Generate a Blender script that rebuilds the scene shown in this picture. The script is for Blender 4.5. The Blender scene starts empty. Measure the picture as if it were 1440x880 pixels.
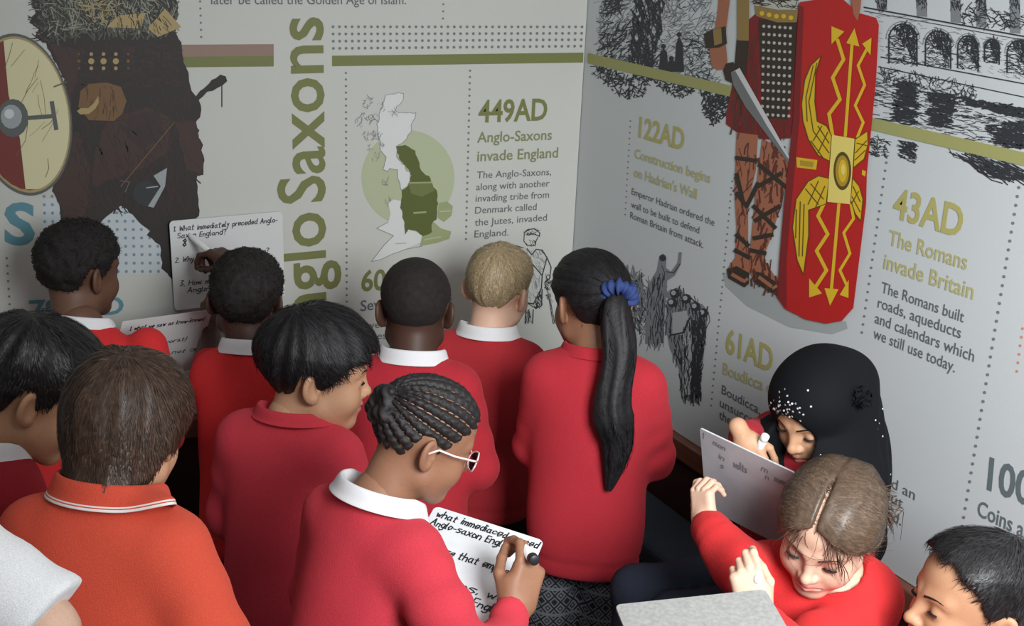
import bpy, bmesh, math, random
import numpy as np
from mathutils import Vector, Matrix
random.seed(7); RNG = np.random.default_rng(11)
scene = bpy.context.scene
COL = scene.collection
# ---------------------------------------------------------------- camera, world, light, exposure
IMG_W, IMG_H = 1440, 880
FOC, YAW, PITCH, ROLL = 1710.6, 0.4969, 0.31432, 0.0452
CAM_H, CORNER_D = 1.93, 3.4
V3 = lambda *a: np.array(a, float)
_f = V3(math.sin(YAW)*math.cos(PITCH), math.cos(YAW)*math.cos(PITCH), -math.sin(PITCH))
_r = V3(math.cos(YAW), -math.sin(YAW), 0); _u = np.cross(_r, _f)
CR = _r*math.cos(ROLL) + _u*math.sin(ROLL); CU = -_r*math.sin(ROLL) + _u*math.cos(ROLL); CF = _f
def ray(px, py): return CF + CR*((px-720)/FOC) - CU*((py-440)/FOC)
CAM = -ray(816, 185)*CORNER_D; CAM[2] = CAM_H
def at(px, py, d): return CAM + ray(px, py)*d                 # a point seen at a pixel, d metres ahead
def on(px, py, ax, v):                                        # ... or where that line of sight meets a wall
    q = ray(px, py); return CAM + q*((v-CAM[ax])/q[ax])
HF = V3(math.sin(YAW), math.cos(YAW), 0); HR = V3(math.cos(YAW), -math.sin(YAW), 0); UP = V3(0, 0, 1)

cam_data = bpy.data.cameras.new('camera'); cam = bpy.data.objects.new('camera', cam_data); COL.objects.link(cam)
cam_data.sensor_width = 36; cam_data.lens = FOC/IMG_W*36; cam_data.clip_start = .05
cam.matrix_world = Matrix(((CR[0], CU[0], -CF[0], CAM[0]), (CR[1], CU[1], -CF[1], CAM[1]), (CR[2], CU[2], -CF[2], CAM[2]), (0, 0, 0, 1)))
scene.camera = cam
scene.view_settings.view_transform = 'Standard'; scene.view_settings.look = 'None'
scene.view_settings.gamma = 1; scene.view_settings.use_curve_mapping = False
scene.view_settings.exposure = 0.0
w = bpy.data.worlds.new('world'); scene.world = w; w.use_nodes = True
w.node_tree.nodes['Background'].inputs[0].default_value = (.93, .97, 1.0, 1)
w.node_tree.nodes['Background'].inputs[1].default_value = .215
def area(name, loc, target, size, sizey, power, col, spread=180):
    l = bpy.data.lights.new(name, 'AREA'); l.shape = 'RECTANGLE'; l.size = size; l.size_y = sizey
    l.energy = power; l.color = col; l.spread = math.radians(spread)
    o = bpy.data.objects.new(name, l); COL.objects.link(o); o.location = loc
    o.rotation_euler = (Vector(target)-Vector(loc)).to_track_quat('-Z', 'Y').to_euler()
    return o
area('ceiling_panel_light', (-1.5, -2.2, 2.95), (-1.0, -.9, .8), 1.8, 1.2, 5, (1, .98, .93))
area('window_daylight', (-.95, -3.15, 2.1), (-.10, -1.45, 1.0), .9, .9, 33, (.95, .98, 1), 105)

# ---------------------------------------------------------------- materials
def lin(c): return tuple((v/255/12.92 if v/255 <= .04045 else ((v/255+.055)/1.055)**2.4) for v in c)
MATS = {}
def mat(name, rgb, rough=.7, bump=0, scale=200, var=0, metal=0, spec=.5, stretch=None, sheen=0, sss=0):
    if name in MATS: return MATS[name]
    m = bpy.data.materials.new(name); m.use_nodes = True; nt = m.node_tree; b = nt.nodes['Principled BSDF']
    c = lin(rgb); b.inputs['Base Color'].default_value = (*c, 1); b.inputs['Roughness'].default_value = rough
    b.inputs['Metallic'].default_value = metal; b.inputs['Specular IOR Level'].default_value = spec
    if sheen: b.inputs['Sheen Weight'].default_value = sheen; b.inputs['Sheen Roughness'].default_value = .5; b.inputs['Sheen Tint'].default_value = (*[min(1, v*1.5+.1) for v in c], 1)
    if sss:
        b.inputs['Subsurface Weight'].default_value = sss; b.inputs['Subsurface Radius'].default_value = (.010, .004, .002)
        b.inputs['Subsurface Scale'].default_value = .6
    if bump or var:
        tc = nt.nodes.new('ShaderNodeTexCoord'); n = nt.nodes.new('ShaderNodeTexNoise'); n.inputs['Scale'].default_value = scale
        n.inputs['Detail'].default_value = 3
        mp = nt.nodes.new('ShaderNodeMapping'); nt.links.new(tc.outputs['Object'], mp.inputs[0]); nt.links.new(mp.outputs[0], n.inputs[0])
        if stretch: mp.inputs['Scale'].default_value = stretch
        if bump:
            bp = nt.nodes.new('ShaderNodeBump'); bp.inputs['Strength'].default_value = bump; bp.inputs['Distance'].default_value = .004
            nt.links.new(n.outputs['Fac'], bp.inputs['Height']); nt.links.new(bp.outputs[0], b.inputs['Normal'])
        if var:
            r = nt.nodes.new('ShaderNodeValToRGB'); nt.links.new(n.outputs['Fac'], r.inputs[0])
            r.color_ramp.elements[0].position = .3; r.color_ramp.elements[1].position = .7
            r.color_ramp.elements[0].color = (*[max(0, v*(1-var)) for v in c], 1); r.color_ramp.elements[1].color = (*[min(1, v*(1+var)) for v in c], 1)
            nt.links.new(r.outputs[0], b.inputs['Base Color'])
    MATS[name] = m; return m

# ---------------------------------------------------------------- object helpers
def root_of(o):
    while o.parent: o = o.parent
    return o
def mesh_obj(name, verts, faces, m, parent=None, smooth=False, midx=None, origin=None):
    """verts in world space; the mesh is stored relative to its thing's base"""
    verts = np.asarray(verts, float).reshape(-1, 3)
    if parent is not None: org = np.array(root_of(parent).location)
    elif origin is not None: org = np.asarray(origin, float)
    else: org = V3(*(verts.min(0)+verts.max(0))/2); org[2] = verts[:, 2].min()
    me = bpy.data.meshes.new(name)
    v = verts-org
    if isinstance(faces, np.ndarray) and faces.ndim == 2:
        n = faces.shape[1]; me.vertices.add(len(v)); me.vertices.foreach_set('co', v.astype(np.float32).ravel())
        me.loops.add(faces.size); me.loops.foreach_set('vertex_index', faces.astype(np.int32).ravel())
        me.polygons.add(len(faces)); me.polygons.foreach_set('loop_start', np.arange(0, faces.size, n, dtype=np.int32))
        me.update(calc_edges=True)
    else:
        me.from_pydata(v.tolist(), [], [list(map(int, f)) for f in faces])
    for x in (m if isinstance(m, (list, tuple)) else [m]): me.materials.append(x)
    if midx is not None: me.polygons.foreach_set('material_index', np.asarray(midx, np.int32))
    if smooth: me.polygons.foreach_set('use_smooth', np.ones(len(me.polygons), bool))
    me.validate()
    o = bpy.data.objects.new(name, me); COL.objects.link(o)
    if parent is not None: o.parent = parent
    else: o.location = org
    return o
def empty(name, loc, label=None, cat=None, group=None):
    o = bpy.data.objects.new(name, None); COL.objects.link(o); o.location = loc; o.empty_display_size = .05
    tag(o, label, cat, group); return o
def tag(o, label=None, cat=None, group=None, kind=None):
    if label: o['label'] = label
    if cat: o['category'] = cat
    if group: o['group'] = group
    if kind: o['kind'] = kind
    return o
def box_vf(lo, hi):
    (a, b, c), (d, e, f) = lo, hi
    v = [(a, b, c), (d, b, c), (d, e, c), (a, e, c), (a, b, f), (d, b, f), (d, e, f), (a, e, f)]
    return v, [(0, 3, 2, 1), (4, 5, 6, 7), (0, 1, 5, 4), (1, 2, 6, 5), (2, 3, 7, 6), (3, 0, 4, 7)]
def struct(name, lo, hi, m, bevel=0):
    v, f = box_vf(lo, hi); o = mesh_obj(name, v, f, m); o['kind'] = 'structure'
    if bevel:
        b = o.modifiers.new('bevel', 'BEVEL'); b.width = bevel; b.segments = 3
    return o
class MB:                                                     # collects faces for one mesh
    def __init__(s): s.v = []; s.f = []; s.mi = []
    def poly(s, pts, mi=0):
        n = len(s.v); s.v += [tuple(p) for p in pts]; s.f.append(tuple(range(n, n+len(pts)))); s.mi.append(mi)
    def vf(s, v, f, mi=0):
        n = len(s.v); s.v += [tuple(p) for p in v]; s.f += [tuple(i+n for i in q) for q in f]; s.mi += [mi]*len(f)
    def build(s, name, m, parent=None, smooth=False, origin=None):
        return mesh_obj(name, s.v, s.f, m, parent, smooth, s.mi, origin)
def tube_vf(pts, rad, n=10, cap=True):
    pts = [np.asarray(p, float) for p in pts]; rad = rad if hasattr(rad, '__len__') else [rad]*len(pts)
    v = []; f = []; a = None
    for i, p in enumerate(pts):
        t = pts[min(i+1, len(pts)-1)]-pts[max(i-1, 0)]; t /= np.linalg.norm(t)+1e-9
        if a is None: a = np.cross(t, V3(0, 0, 1) if abs(t[2]) < .9 else V3(1, 0, 0))
        a = a-t*a.dot(t); a /= np.linalg.norm(a); b = np.cross(t, a)
        for k in range(n):
            q = 2*math.pi*k/n; v.append(p+(a*math.cos(q)+b*math.sin(q))*rad[i])
        if i:
            o = (i-1)*n
            f += [(o+k, o+(k+1) % n, o+n+(k+1) % n, o+n+k) for k in range(n)]
    if cap: f += [tuple(range(n))[::-1], tuple(range(len(v)-n, len(v)))]
    return v, f
# ---------------------------------------------------------------- the room
M_PANEL = mat('printed_panel_paper', (190, 191, 184), .55, bump=.03, scale=300, var=.02); M_PANEL_R = mat('printed_panel_cool_paper', (190, 195, 196), .55, bump=.03, scale=300, var=.02)
M_WALL = mat('wall_paint', (150, 148, 142), .8, bump=.05, scale=150)
M_DARKWOOD = mat('dark_wood_boarding', (58, 30, 26), .5, var=.25, scale=6, stretch=(1, 1, .15))
M_RAIL = mat('brown_wood_rail', (112, 68, 54), .45, var=.18, scale=9, stretch=(1, 1, 6))
M_CARPET = mat('carpet', (52, 56, 66), .95, bump=.5, scale=400, var=.25)
RZ = .685
struct('floor', (-4.2, -5.2, -.1), (.3, .3, 0), M_CARPET)
struct('wall_left', (-4.2, .014, 0), (.12, .15, 2.7), M_WALL)
struct('wall_right', (.014, -5.2, 0), (.15, .15, 2.7), M_WALL)
struct('trim_left', (-4.2, -.022, RZ-.055), (.014, .014, RZ), M_RAIL, .006)
struct('trim_right', (-.022, -5.2, RZ-.055), (.014, -.022, RZ), M_RAIL, .006)
struct('baseboard_left', (-4.2, -.006, 0), (.014, .014, RZ-.055), M_DARKWOOD)
struct('baseboard_right', (-.006, -5.2, 0), (.014, -.006, RZ-.055), M_DARKWOOD)

# ---------------------------------------------------------------- printed timeline panels
panel_l = empty('display_panel', (-2.1, .007, RZ), 'printed timeline panel headed Anglo Saxons, with a map and a fur-clad warrior', 'display panel', 'timeline display panels')
v, f = box_vf((-4.2, 0, RZ+.002), (-.002, .013, 2.7)); tag(mesh_obj('panel_sheet', v, f, M_PANEL, panel_l), 'pale grey printed sheet')
panel_r = empty('display_panel', (.007, -2.6, RZ), 'printed timeline panel showing a Roman soldier with a tall red shield', 'display panel', 'timeline display panels')
v, f = box_vf((0, -5.2, RZ+.002), (.013, .013, 2.7)); tag(mesh_obj('panel_sheet', v, f, M_PANEL_R, panel_r), 'pale blue grey printed sheet')

def pl(side, px, py, layer=1):
    e = -.0003*layer
    return on(px, py, 1, e) if side == 'L' else on(px, py, 0, e)
class Ink:                                                    # flat print on one of the two panels
    def __init__(s, side): s.side = side; s.mb = MB(); s.layer = 1
    def poly(s, pts, mi=0, layer=1): s.n = getattr(s, 'n', 0)+1; s.mb.poly([pl(s.side, x, y, layer+(s.n % 90)*.01) for x, y in pts], mi)
    def line(s, pts, wd, mi=0, layer=2, taper=False):
        pts = [np.array(p, float) for p in pts]
        for i in range(len(pts)-1):
            a, b = pts[i], pts[i+1]; t = b-a; l = np.hypot(*t)+1e-6; n = np.array([-t[1], t[0]])/l*wd/2; t = t/l*wd*.3
            if taper: s.poly([a-n, b-n*.2, b+n*.2, a+n], mi, layer)
            else: s.poly([a-n-t, b-n+t, b+n+t, a+n-t], mi, layer)
    def dot(s, x, y, r, mi=0, layer=2, k=8, ry=None):
        s.poly([(x+r*math.cos(2*math.pi*i/k), y+(ry or r)*math.sin(2*math.pi*i/k)) for i in range(k)], mi, layer)
    def dots(s, a, b, step, r, mi=0, layer=2):
        n = max(1, round(math.dist(a, b)/step))
        for i in range(n+1): s.dot(a[0]+(b[0]-a[0])*i/n, a[1]+(b[1]-a[1])*i/n, r, mi, layer)
    def hatch(s, poly, n, ang, ln, wd, mi=0, layer=3, jit=.3):
        P = np.array(poly, float); lo, hi = P.min(0), P.max(0); k = 0; tries = 0
        while k < n and tries < n*20:
            tries += 1
            q = lo+RNG.random(2)*(hi-lo)
            if not inside(q, P): continue
            k += 1; a = math.radians(ang)+RNG.normal()*jit; l = ln*(.4+RNG.random()); d = np.array([math.cos(a), math.sin(a)])*l/2
            m = q+np.array([-d[1], d[0]])*RNG.normal()*.15
            s.line([q-d, m, q+d], wd*.72*(.5+RNG.random()), mi, layer)
    def build(s, name, mats, label=None): 
        o = s.mb.build(name, mats, panel_l if s.side == 'L' else panel_r)
        if label: o['label'] = label
        return o
def rough(pts, amp, step=5, closed=True):                       # a ragged outline through the given points
    out = []; n = len(pts)
    for i in range(n if closed else n-1):
        a, b = np.array(pts[i], float), np.array(pts[(i+1) % n], float); k = max(1, int(np.hypot(*(b-a))/step))
        for j in range(k): out.append(tuple(a+(b-a)*j/k+(RNG.normal(size=2)*amp if j else RNG.normal(size=2)*amp*.4)))
    return out
def inside(q, P):
    x, y = q; r = False; j = len(P)-1
    for i in range(len(P)):
        if (P[i][1] > y) != (P[j][1] > y) and x < (P[j][0]-P[i][0])*(y-P[i][1])/(P[j][1]-P[i][1])+P[i][0]: r = not r
        j = i
    return r
_FC = {}
def glyphs(txt, bold):
    """outline lettering as (verts, faces, width, width of a prefix)"""
    key = (txt, bold)
    if key not in _FC:
        c = bpy.data.curves.new('t', 'FONT'); c.body = txt; c.offset = bold; c.resolution_u = 3; c.fill_mode = 'FRONT'
        o = bpy.data.objects.new('t', c); COL.objects.link(o); dg = bpy.context.evaluated_depsgraph_get(); dg.update()
        me = bpy.data.meshes.new_from_object(o.evaluated_get(dg))
        v = np.array([x.co[:2] for x in me.vertices]).reshape(-1, 2); f = [tuple(p.vertices) for p in me.polygons]
        bpy.data.objects.remove(o); bpy.data.curves.remove(c); bpy.data.meshes.remove(me)
        _FC[key] = (v, f)
    return _FC[key]
CAPH = None
def lettering(side, rows, name, m, bold=.0, label=None, layer=4):
    for row in rows: block(side, [row], name, m, bold, label, layer)
def block(side, rows, name, m, bold=.0, label=None, layer=4):
    """rows: (text, start pixel, end pixel, cap height in pixels[, fitted prefix])"""
    global CAPH
    if CAPH is None: CAPH = np.ptp(glyphs('H', 0)[0][:, 1])
    mb = MB(); nrm = V3(0, -1, 0) if side == 'L' else V3(-1, 0, 0)
    for row in rows:
        t, p0, p1, cap = row[:4]; pre = row[4] if len(row) > 4 else t
        v, f = glyphs(t, bold); pv = glyphs(pre, bold)[0]
        A, B = pl(side, *p0, layer), pl(side, *p1, layer); e = (B-A); L = np.linalg.norm(e); e /= L; n = np.cross(nrm, e)
        d = np.array(p1, float)-np.array(p0, float); d /= np.hypot(*d); q = (p0[0]+d[1]*cap, p0[1]-d[0]*cap)
        h = (pl(side, *q, layer)-A).dot(n)
        x = (v[:, 0]-pv[:, 0].min())*L/np.ptp(pv[:, 0]); y = v[:, 1]*h/CAPH
        mb.vf(A+e*x[:, None]+n*y[:, None], f)
    o = mb.build(name, m, panel_l if side == 'L' else panel_r)
    if label: o['label'] = label
    return o
OLIVE = mat('print_olive', (112, 116, 66), .6); OLIVE_R = mat('print_pale_olive', (168, 162, 98), .6)
DOTC = mat('print_dot_grey', (112, 116, 114), .6); TXT = mat('print_text_grey', (92, 97, 99), .6)
TEAL = mat('print_teal', (86, 134, 146), .6); INK = mat('print_ink', (44, 47, 52), .6); INK2 = mat('print_ink_grey', (120, 124, 128), .6)
GREYH = mat('print_heading_grey', (92, 104, 108), .6)
# left panel
k = Ink('L')
k.poly([(466.9, 78.3), (820.5, 73.9), (820, 88), (466.9, 93.2)]); k.poly([(230, 80), (385, 78.5), (385, 93.5), (230, 95)])
k.poly([(230, 63), (385, 62), (385, 78.5), (230, 80)], 1)
k.build('heading_band', [OLIVE, mat('print_dusty_brown', (140, 116, 104), .6)], 'olive green band with a brown strip')
k = Ink('L')
for i in range(4): k.dots((468.3+i*.2, 37.6+i*10.15), (818.5-i*.5, 37.8+i*9), 8.9, 2.1)
k.build('dotted_band', DOTC)
for q in (((486.4, 102.6), (487.8, 470), 9.2, 1.7), ((661.1, 99.4), (655.3, 336), 8.9, 1.7), ((281.5, 2), (283, 52), 10, 1.7), ((623.5, 6), (623, 26), 9.8, 1.6), ((9.5, 363), (15.5, 460), 10.3, 1.8)):
    k = Ink('L'); k.dots(*q); k.build('dotted_rule', DOTC)
k = Ink('L')
k.poly([(60, 280), (240, 280), (236, 385), (60, 385)], 1, 1)
for j in range(10):
    for i in range(18): k.dot(62+i*11.3+j*.3, 276+j*11.8-i*.05, 2.3, 0, 2)
k.build('dot_pattern', [mat('print_teal_dot', (118, 140, 150), .6), mat('print_pale_blue', (186, 195, 199), .6)], 'blue dotted patch')
lettering('L', [('Saxons', (456.4, 283), (453, 24), 64), ('Anglo', (458.5, 512), (456.5, 297), 64)], 'heading_lettering', OLIVE, .014, 'large olive heading reading Anglo Saxons up the wall')
lettering('L', [('S', (6, 342), (49, 342), 55)], 'heading_lettering', TEAL, .03, 'large teal letter S')
lettering('L', [('793AD', (41, 448), (174, 441), 25)], 'date_lettering', TEAL, .02, 'teal date')
lettering('L', [('449AD', (672.5, 171.8), (769, 168.3), 30), ('600AD', (507.7, 409), (542, 407), 28, '60')], 'date_lettering', OLIVE, .022)
block('L', [('Anglo-Saxons', (671, 200.5), (775.8, 196.3), 14.5), ('invade England', (671, 226.8), (784.5, 221.3), 14.5)], 'event_lettering', mat('print_olive_dim', (124, 127, 88), .6), .012)
lettering('L', [('Seven kingdoms', (507, 437.5), (635, 423), 14.5)], 'event_lettering', GREYH, .012)
block('L', [('later be called the Golden Age of Islam.', (297, 6), (571, 6), 14)], 'body_lettering', TXT, .003)
block('L', [('The Anglo-Saxons,', (670.5, 250.8), (775, 246), 9.5), ('along with another', (669.5, 267.5), (772.5, 262), 9.5), ('invading tribe from', (668.8, 283.8), (772, 278), 9.5),
  ('Denmark called', (668, 300.5), (754.5, 295), 9.5), ('the Jutes, invaded', (667.5, 317.5), (769, 310), 9.5), ('England.', (667, 333.8), (715, 331), 9.5)], 'body_lettering', TXT, .003)
block('L', [('Seven separate', (505, 463), (600, 455), 9.5), ('states united', (505, 479), (590, 472), 9.5)], 'body_lettering', TXT, .003)
# map of Britain
c5 = lambda x, y: (490+x/3.384, 120+y/3.384)
k = Ink('L'); cc = c5(283, 440)
k.poly([(cc[0]+65.5*math.cos(a), cc[1]+67*math.sin(a)) for a in np.linspace(0, 2*math.pi, 48, endpoint=False)], 0, 1)
white = [(178, 45), (262, 38), (262, 65), (215, 130), (322, 130), (300, 205), (268, 265), (230, 290), (228, 340), (270, 380), (295, 430), (285, 470), (255, 500), (235, 440), (232, 400), (165, 400), (180, 340), (150, 300), (140, 200), (150, 120)]
white_ = rough([c5(*p) for p in white], 1.1, 4); k.poly(white_, 1, 2); k.line(white_+white_[:1], .6, 5, 6)
k.poly([c5(*p) for p in [(190, 560), (215, 543), (252, 550), (258, 620), (270, 680), (300, 690), (352, 710), (345, 745), (280, 775), (215, 800), (150, 830), (110, 838), (170, 760), (215, 715), (135, 680), (190, 650), (200, 610)]], 1, 2)
k.poly([c5(*p) for p in [(395, 640), (440, 680), (490, 695), (480, 730), (420, 750), (340, 765), (350, 715), (400, 690)]], 2, 3)
k.poly([c5(*p) for p in [(430, 560), (470, 552), (497, 575), (490, 620), (455, 650), (425, 630)]], 2, 3)
dark = [(228, 290), (270, 283), (318, 310), (335, 360), (345, 405), (385, 430), (398, 480), (420, 500), (425, 560), (420, 640), (395, 660), (398, 700), (355, 718), (320, 690), (285, 685), (268, 708), (262, 640), (248, 570), (255, 500), (290, 470), (300, 430), (280, 390), (240, 345)]
k.poly(rough([c5(*p) for p in dark], .8, 4), 3, 4)
k.poly([c5(*p) for p in [(285, 466), (398, 462), (410, 500), (350, 530), (300, 515)]], 4, 5)
k.line([c5(290, 464), c5(395, 462)], 2.2, 2, 6); k.line([c5(312, 607), c5(368, 603)], 2.6, 2, 6); k.line([c5(435, 600), c5(485, 597)], 1.8, 0, 6); k.line([c5(225, 753), c5(275, 750)], 1.5, 0, 6); k.line([c5(360, 735), c5(440, 720)], 1.5, 0, 6)
k.line([c5(*p) for p in [(352, 765), (280, 778), (215, 800), (150, 830), (110, 838), (170, 760), (215, 715), (135, 680), (190, 650)]], .7, 5, 6)
for (x, y) in [(90, 90), (100, 70), (60, 150), (50, 180), (110, 160), (125, 150), (95, 170), (110, 235), (125, 240), (150, 240), (100, 300), (160, 290), (130, 340), (155, 100), (215, 125), (175, 460), (185, 550), (80, 245)]:
    k.hatch([c5(x-16, y-18), c5(x+16, y-18), c5(x+16, y+18), c5(x-16, y+18)], 7, -60, 6, .7, 5, 6, .8)
k.build('map_print', [mat('print_pale_green', (170, 178, 146), .6), mat('print_map_white', (206, 209, 206), .6), mat('print_mid_green', (146, 154, 110), .6), mat('print_dark_olive', (84, 92, 40), .6), mat('print_olive_mid', (104, 112, 62), .6), INK2], 'map of Britain over a pale green disc')
# fur-clad warrior
k = Ink('L')
k.poly(rough([(43, -8), (51, 20), (41, 31), (54, 41), (48, 51), (65, 61), (82, 95), (92, 113), (100, 163), (95, 205), (78, 259), (73, 269), (83, 280), (85, 300), (88, 375), (110, 350), (140, 314), (170, 290), (211, 324), (206, 331), (225, 345), (228, 377), (243, 393), (243, 330), (281, 304), (279, 280), (278, 246), (286, 246), (288, 225), (276, 170), (281, 165), (283, 155), (279, 140), (320, 115), (317, 107), (310, 105), (275, 135), (269, 127), (262, 95), (254, 60), (247, 45), (250, 10), (245, -8)], 1.3, 7), 0, 3)
k.line([(312, 115), (312, 150)], 1.6, 0, 3)
k.hatch([(60, 62), (250, 62), (270, 150), (284, 240), (270, 300), (90, 290), (98, 180)], 220, 75, 22, 2.2, 1, 4, .5)
k.hatch([(100, 160), (270, 160), (280, 290), (100, 290)], 120, 70, 26, 2.5, 2, 4, .4)
k.poly(rough([(150, 172), (205, 150), (238, 165), (240, 210), (205, 235), (165, 250), (128, 262), (132, 215)], 1.5, 6), 15, 4); k.poly(rough([(180, 160), (225, 158), (232, 190), (196, 212), (176, 190)], 1.5, 5), 2, 4.5)
k.poly(rough([(84, 200), (112, 185), (126, 240), (120, 300), (92, 330), (86, 290), (74, 268)], 1.5, 6), 15, 4); k.poly(rough([(246, 172), (276, 172), (286, 225), (284, 246), (262, 240)], 1.2, 6), 15, 4); k.poly(rough([(70, 62), (110, 70), (108, 110), (96, 160), (90, 110)], 1.5, 6), 15, 4)
k.hatch([(105, 62), (250, 62), (255, 120), (110, 125)], 120, 20, 14, 1.6, 15, 4.2, .6); k.hatch([(100, 170), (260, 170), (270, 290), (110, 300)], 140, 70, 15, 1.5, 0, 5, .4)
for r in range(7): k.line([(104+r*1.5, 104+r*.4), (250-r, 100+r*3)], .8, 1, 5)

for q in ([(130, 175), (200, 165), (272, 172)], [(150, 185), (180, 250), (160, 300)], [(240, 180), (232, 240), (262, 300)]): k.line(q, 2.4, 6 if q[0][1] < 150 else 2, 5)
k.hatch([(45, -5), (248, -5), (250, 40), (215, 50), (150, 48), (60, 58)], 420, 70, 15, 2.2, 3, 5, .7)
k.hatch([(45, -5), (248, -5), (250, 30), (150, 45), (60, 50)], 260, 80, 12, 1.8, 4, 6, .8)
k.hatch([(48, -5), (246, -5), (248, 36), (200, 44), (150, 40), (62, 50)], 170, 65, 15, 1.5, 13, 6.3, .8); k.hatch([(110, -5), (175, -5), (170, 30), (120, 34)], 40, 40, 12, 1.6, 5, 6.5, .9)
k.hatch([(44, 0), (66, 0), (70, 60), (46, 60)], 60, 20, 12, 1.6, 0, 6, .5)
k.poly([(232, 12), (255, 38), (222, 52), (208, 40)], 5, 7); k.poly([(165, 22), (205, 18), (198, 40), (150, 38)], 5, 7)
k.hatch([(150, 18), (205, 14), (200, 42), (150, 42)], 30, 90, 12, 1.5, 0, 8); k.hatch([(210, 15), (250, 36), (222, 50)], 15, 60, 14, 1.2, 2, 8)
for r in range(3):
    for i in range(5): k.dot(111+i*17.3, 76+r*10, (2.4, 4.4, 4.4, 4.4, 2.6)[i]*(1 if r == 1 else .6), 5 if 0 < i < 4 else 6, 7, 12)
k.poly([(110, 150), (113, 128), (125, 118), (150, 116), (170, 122), (178, 142), (172, 160), (160, 170), (125, 169)], 6, 7)
k.poly([(108, 156), (114, 152), (124, 152), (132, 145), (138, 135), (139, 144), (134, 153), (125, 160), (113, 161)], 5, 8)
k.hatch([(113, 120), (170, 120), (172, 165), (125, 168)], 30, 85, 14, .8, 2, 8)
k.line([(245, 172), (170, 262)], 1.2, 6, 7)
k.poly([(235, 236), (232, 262), (216, 292), (208, 290), (226, 262), (216, 247)], 7, 7); k.line([(206, 264), (222, 262)], 1.6, 7, 7); k.line([(170, 254), (182, 256), (176, 270)], 1.4, 9, 7)
k.dot(205, 272, 18, 8, 6, 14)
k.hatch([(98, 285), (150, 285), (130, 320), (92, 350)], 30, 20, 16, 2, 2, 5)
# round shield
cs = (31, 161); ax = np.array([19, 112.])/113.6; nx = np.array([ax[1], -ax[0]])
def sh(a, s=1): return tuple(np.array(cs)+ax*115*s*math.sin(a)+nx*69*s*math.cos(a))
ang = np.linspace(0, 2*math.pi, 56, endpoint=False)
k.poly([sh(a) for a in ang], 9, 9); k.poly([sh(a, .965) for a in ang], 5, 10); k.poly([sh(a, .935) for a in ang], 10, 11)
red = [sh(a, .935) for a in np.linspace(-1.85, -1.70, 3)]+[(12, 133), (28, 195), (36, 266)]+[sh(a, .935) for a in np.linspace(1.5, 4.35, 16)]
k.poly(red, 11, 12)
k.hatch([(10, 70), (70, 70), (92, 170), (60, 255), (36, 240)], 14, 115, 40, .8, 6, 13, .3)
k.dot(18, 166, 22, 9, 13, 16, 27); k.dot(16, 164, 15, 7, 14, 14, 17); k.dot(13, 160, 7, 12, 15, 10)
k.line([(38, 166), (76, 163)], 6, 9, 13); k.line([(73, 144), (79, 181)], 6, 9, 13); k.line([(76, 122), (94, 115)], 2, 9, 13)
k.build('warrior_print', [mat('print_black_brown', (42, 35, 33), .6), mat('print_umber', (50, 41, 38), .6), mat('print_maroon', (54, 38, 36), .6), mat('print_fur_grey', (84, 86, 76), .6), mat('print_fur_dark', (48, 50, 44), .6), mat('print_tan', (164, 144, 98), .6), mat('print_leather', (112, 82, 48), .6), mat('print_steel', (150, 156, 158), .6), mat('print_dark_steel', (44, 48, 50), .6), mat('print_rim_grey', (84, 90, 88), .6), mat('print_cream', (206, 200, 160), .6), mat('print_oxblood', (112, 44, 36), .6), mat('print_highlight', (196, 202, 204), .6), mat('print_fur_pale', (138, 138, 122), .6), INK, mat('print_russet', (62, 44, 38), .6)], 'fur-clad warrior with a round red and cream shield')
# small engraved swordsman
c6 = lambda x, y: (690+x/5.175, 310+y/5.175)
k = Ink('L')
for p, wd in ([[(245, 90), (270, 65), (320, 60), (358, 90), (355, 115), (310, 95)], 1.4], [[(245, 90), (242, 150), (265, 180), (300, 185), (325, 180), (330, 150), (345, 120)], 1.2], [[(240, 200), (180, 180)], 1.2], [[(265, 205), (300, 250), (330, 210)], 1.6], [[(235, 235), (375, 400), (410, 270), (375, 215), (335, 210)], 1.6], [[(410, 270), (440, 340), (430, 420), (395, 450), (400, 490)], 1.5], [[(235, 235), (285, 350), (265, 600), (330, 640), (365, 500)], 1.2], [[(375, 400), (370, 490), (310, 610)], 1.6], [[(265, 600), (305, 605)], 2], [[(325, 640), (370, 620), (375, 500)], 1.6], [[(410, 480), (425, 570), (455, 750), (465, 740), (432, 570)], 1.2], [[(255, 650), (250, 750)], 1.4], [[(310, 650), (305, 750)], 1.6], [[(280, 650), (270, 690), (280, 740)], 1]): k.line([c6(*q) for q in p], wd, 0, 2)
k.hatch([c6(320, 540), c6(372, 500), c6(370, 620), (c6(320, 640))], 40, 60, 5, 1, 0, 2); k.hatch([c6(395, 390), c6(440, 390), c6(440, 490), c6(395, 490)], 40, 100, 4, .9, 0, 2, .8)
k.hatch([c6(250, 65), c6(350, 65), c6(350, 100), c6(250, 110)], 30, 20, 4, .8, 0, 2, .5); k.hatch([c6(280, 140), c6(330, 140), c6(325, 190), c6(265, 180)], 16, 70, 4, .9, 0, 2)
k.hatch([c6(250, 215), c6(400, 230), c6(400, 300), c6(370, 400)], 40, 60, 8, .6, 1, 2); k.hatch([c6(270, 360), c6(365, 400), c6(350, 500), c6(275, 590)], 30, 80, 10, .6, 1, 2); k.hatch([c6(250, 650), c6(310, 650), c6(305, 745), c6(250, 745)], 25, 95, 6, .8, 0, 2); k.hatch([c6(412, 500), c6(440, 560), c6(458, 740)], 24, 75, 8, .6, 1, 2)
k.hatch([c6(400, 480), c6(430, 490), c6(430, 575), c6(410, 570)], 22, 20, 4, 1, 0, 2)
k.build('engraving_print', [INK, INK2], 'small engraved swordsman')

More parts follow.
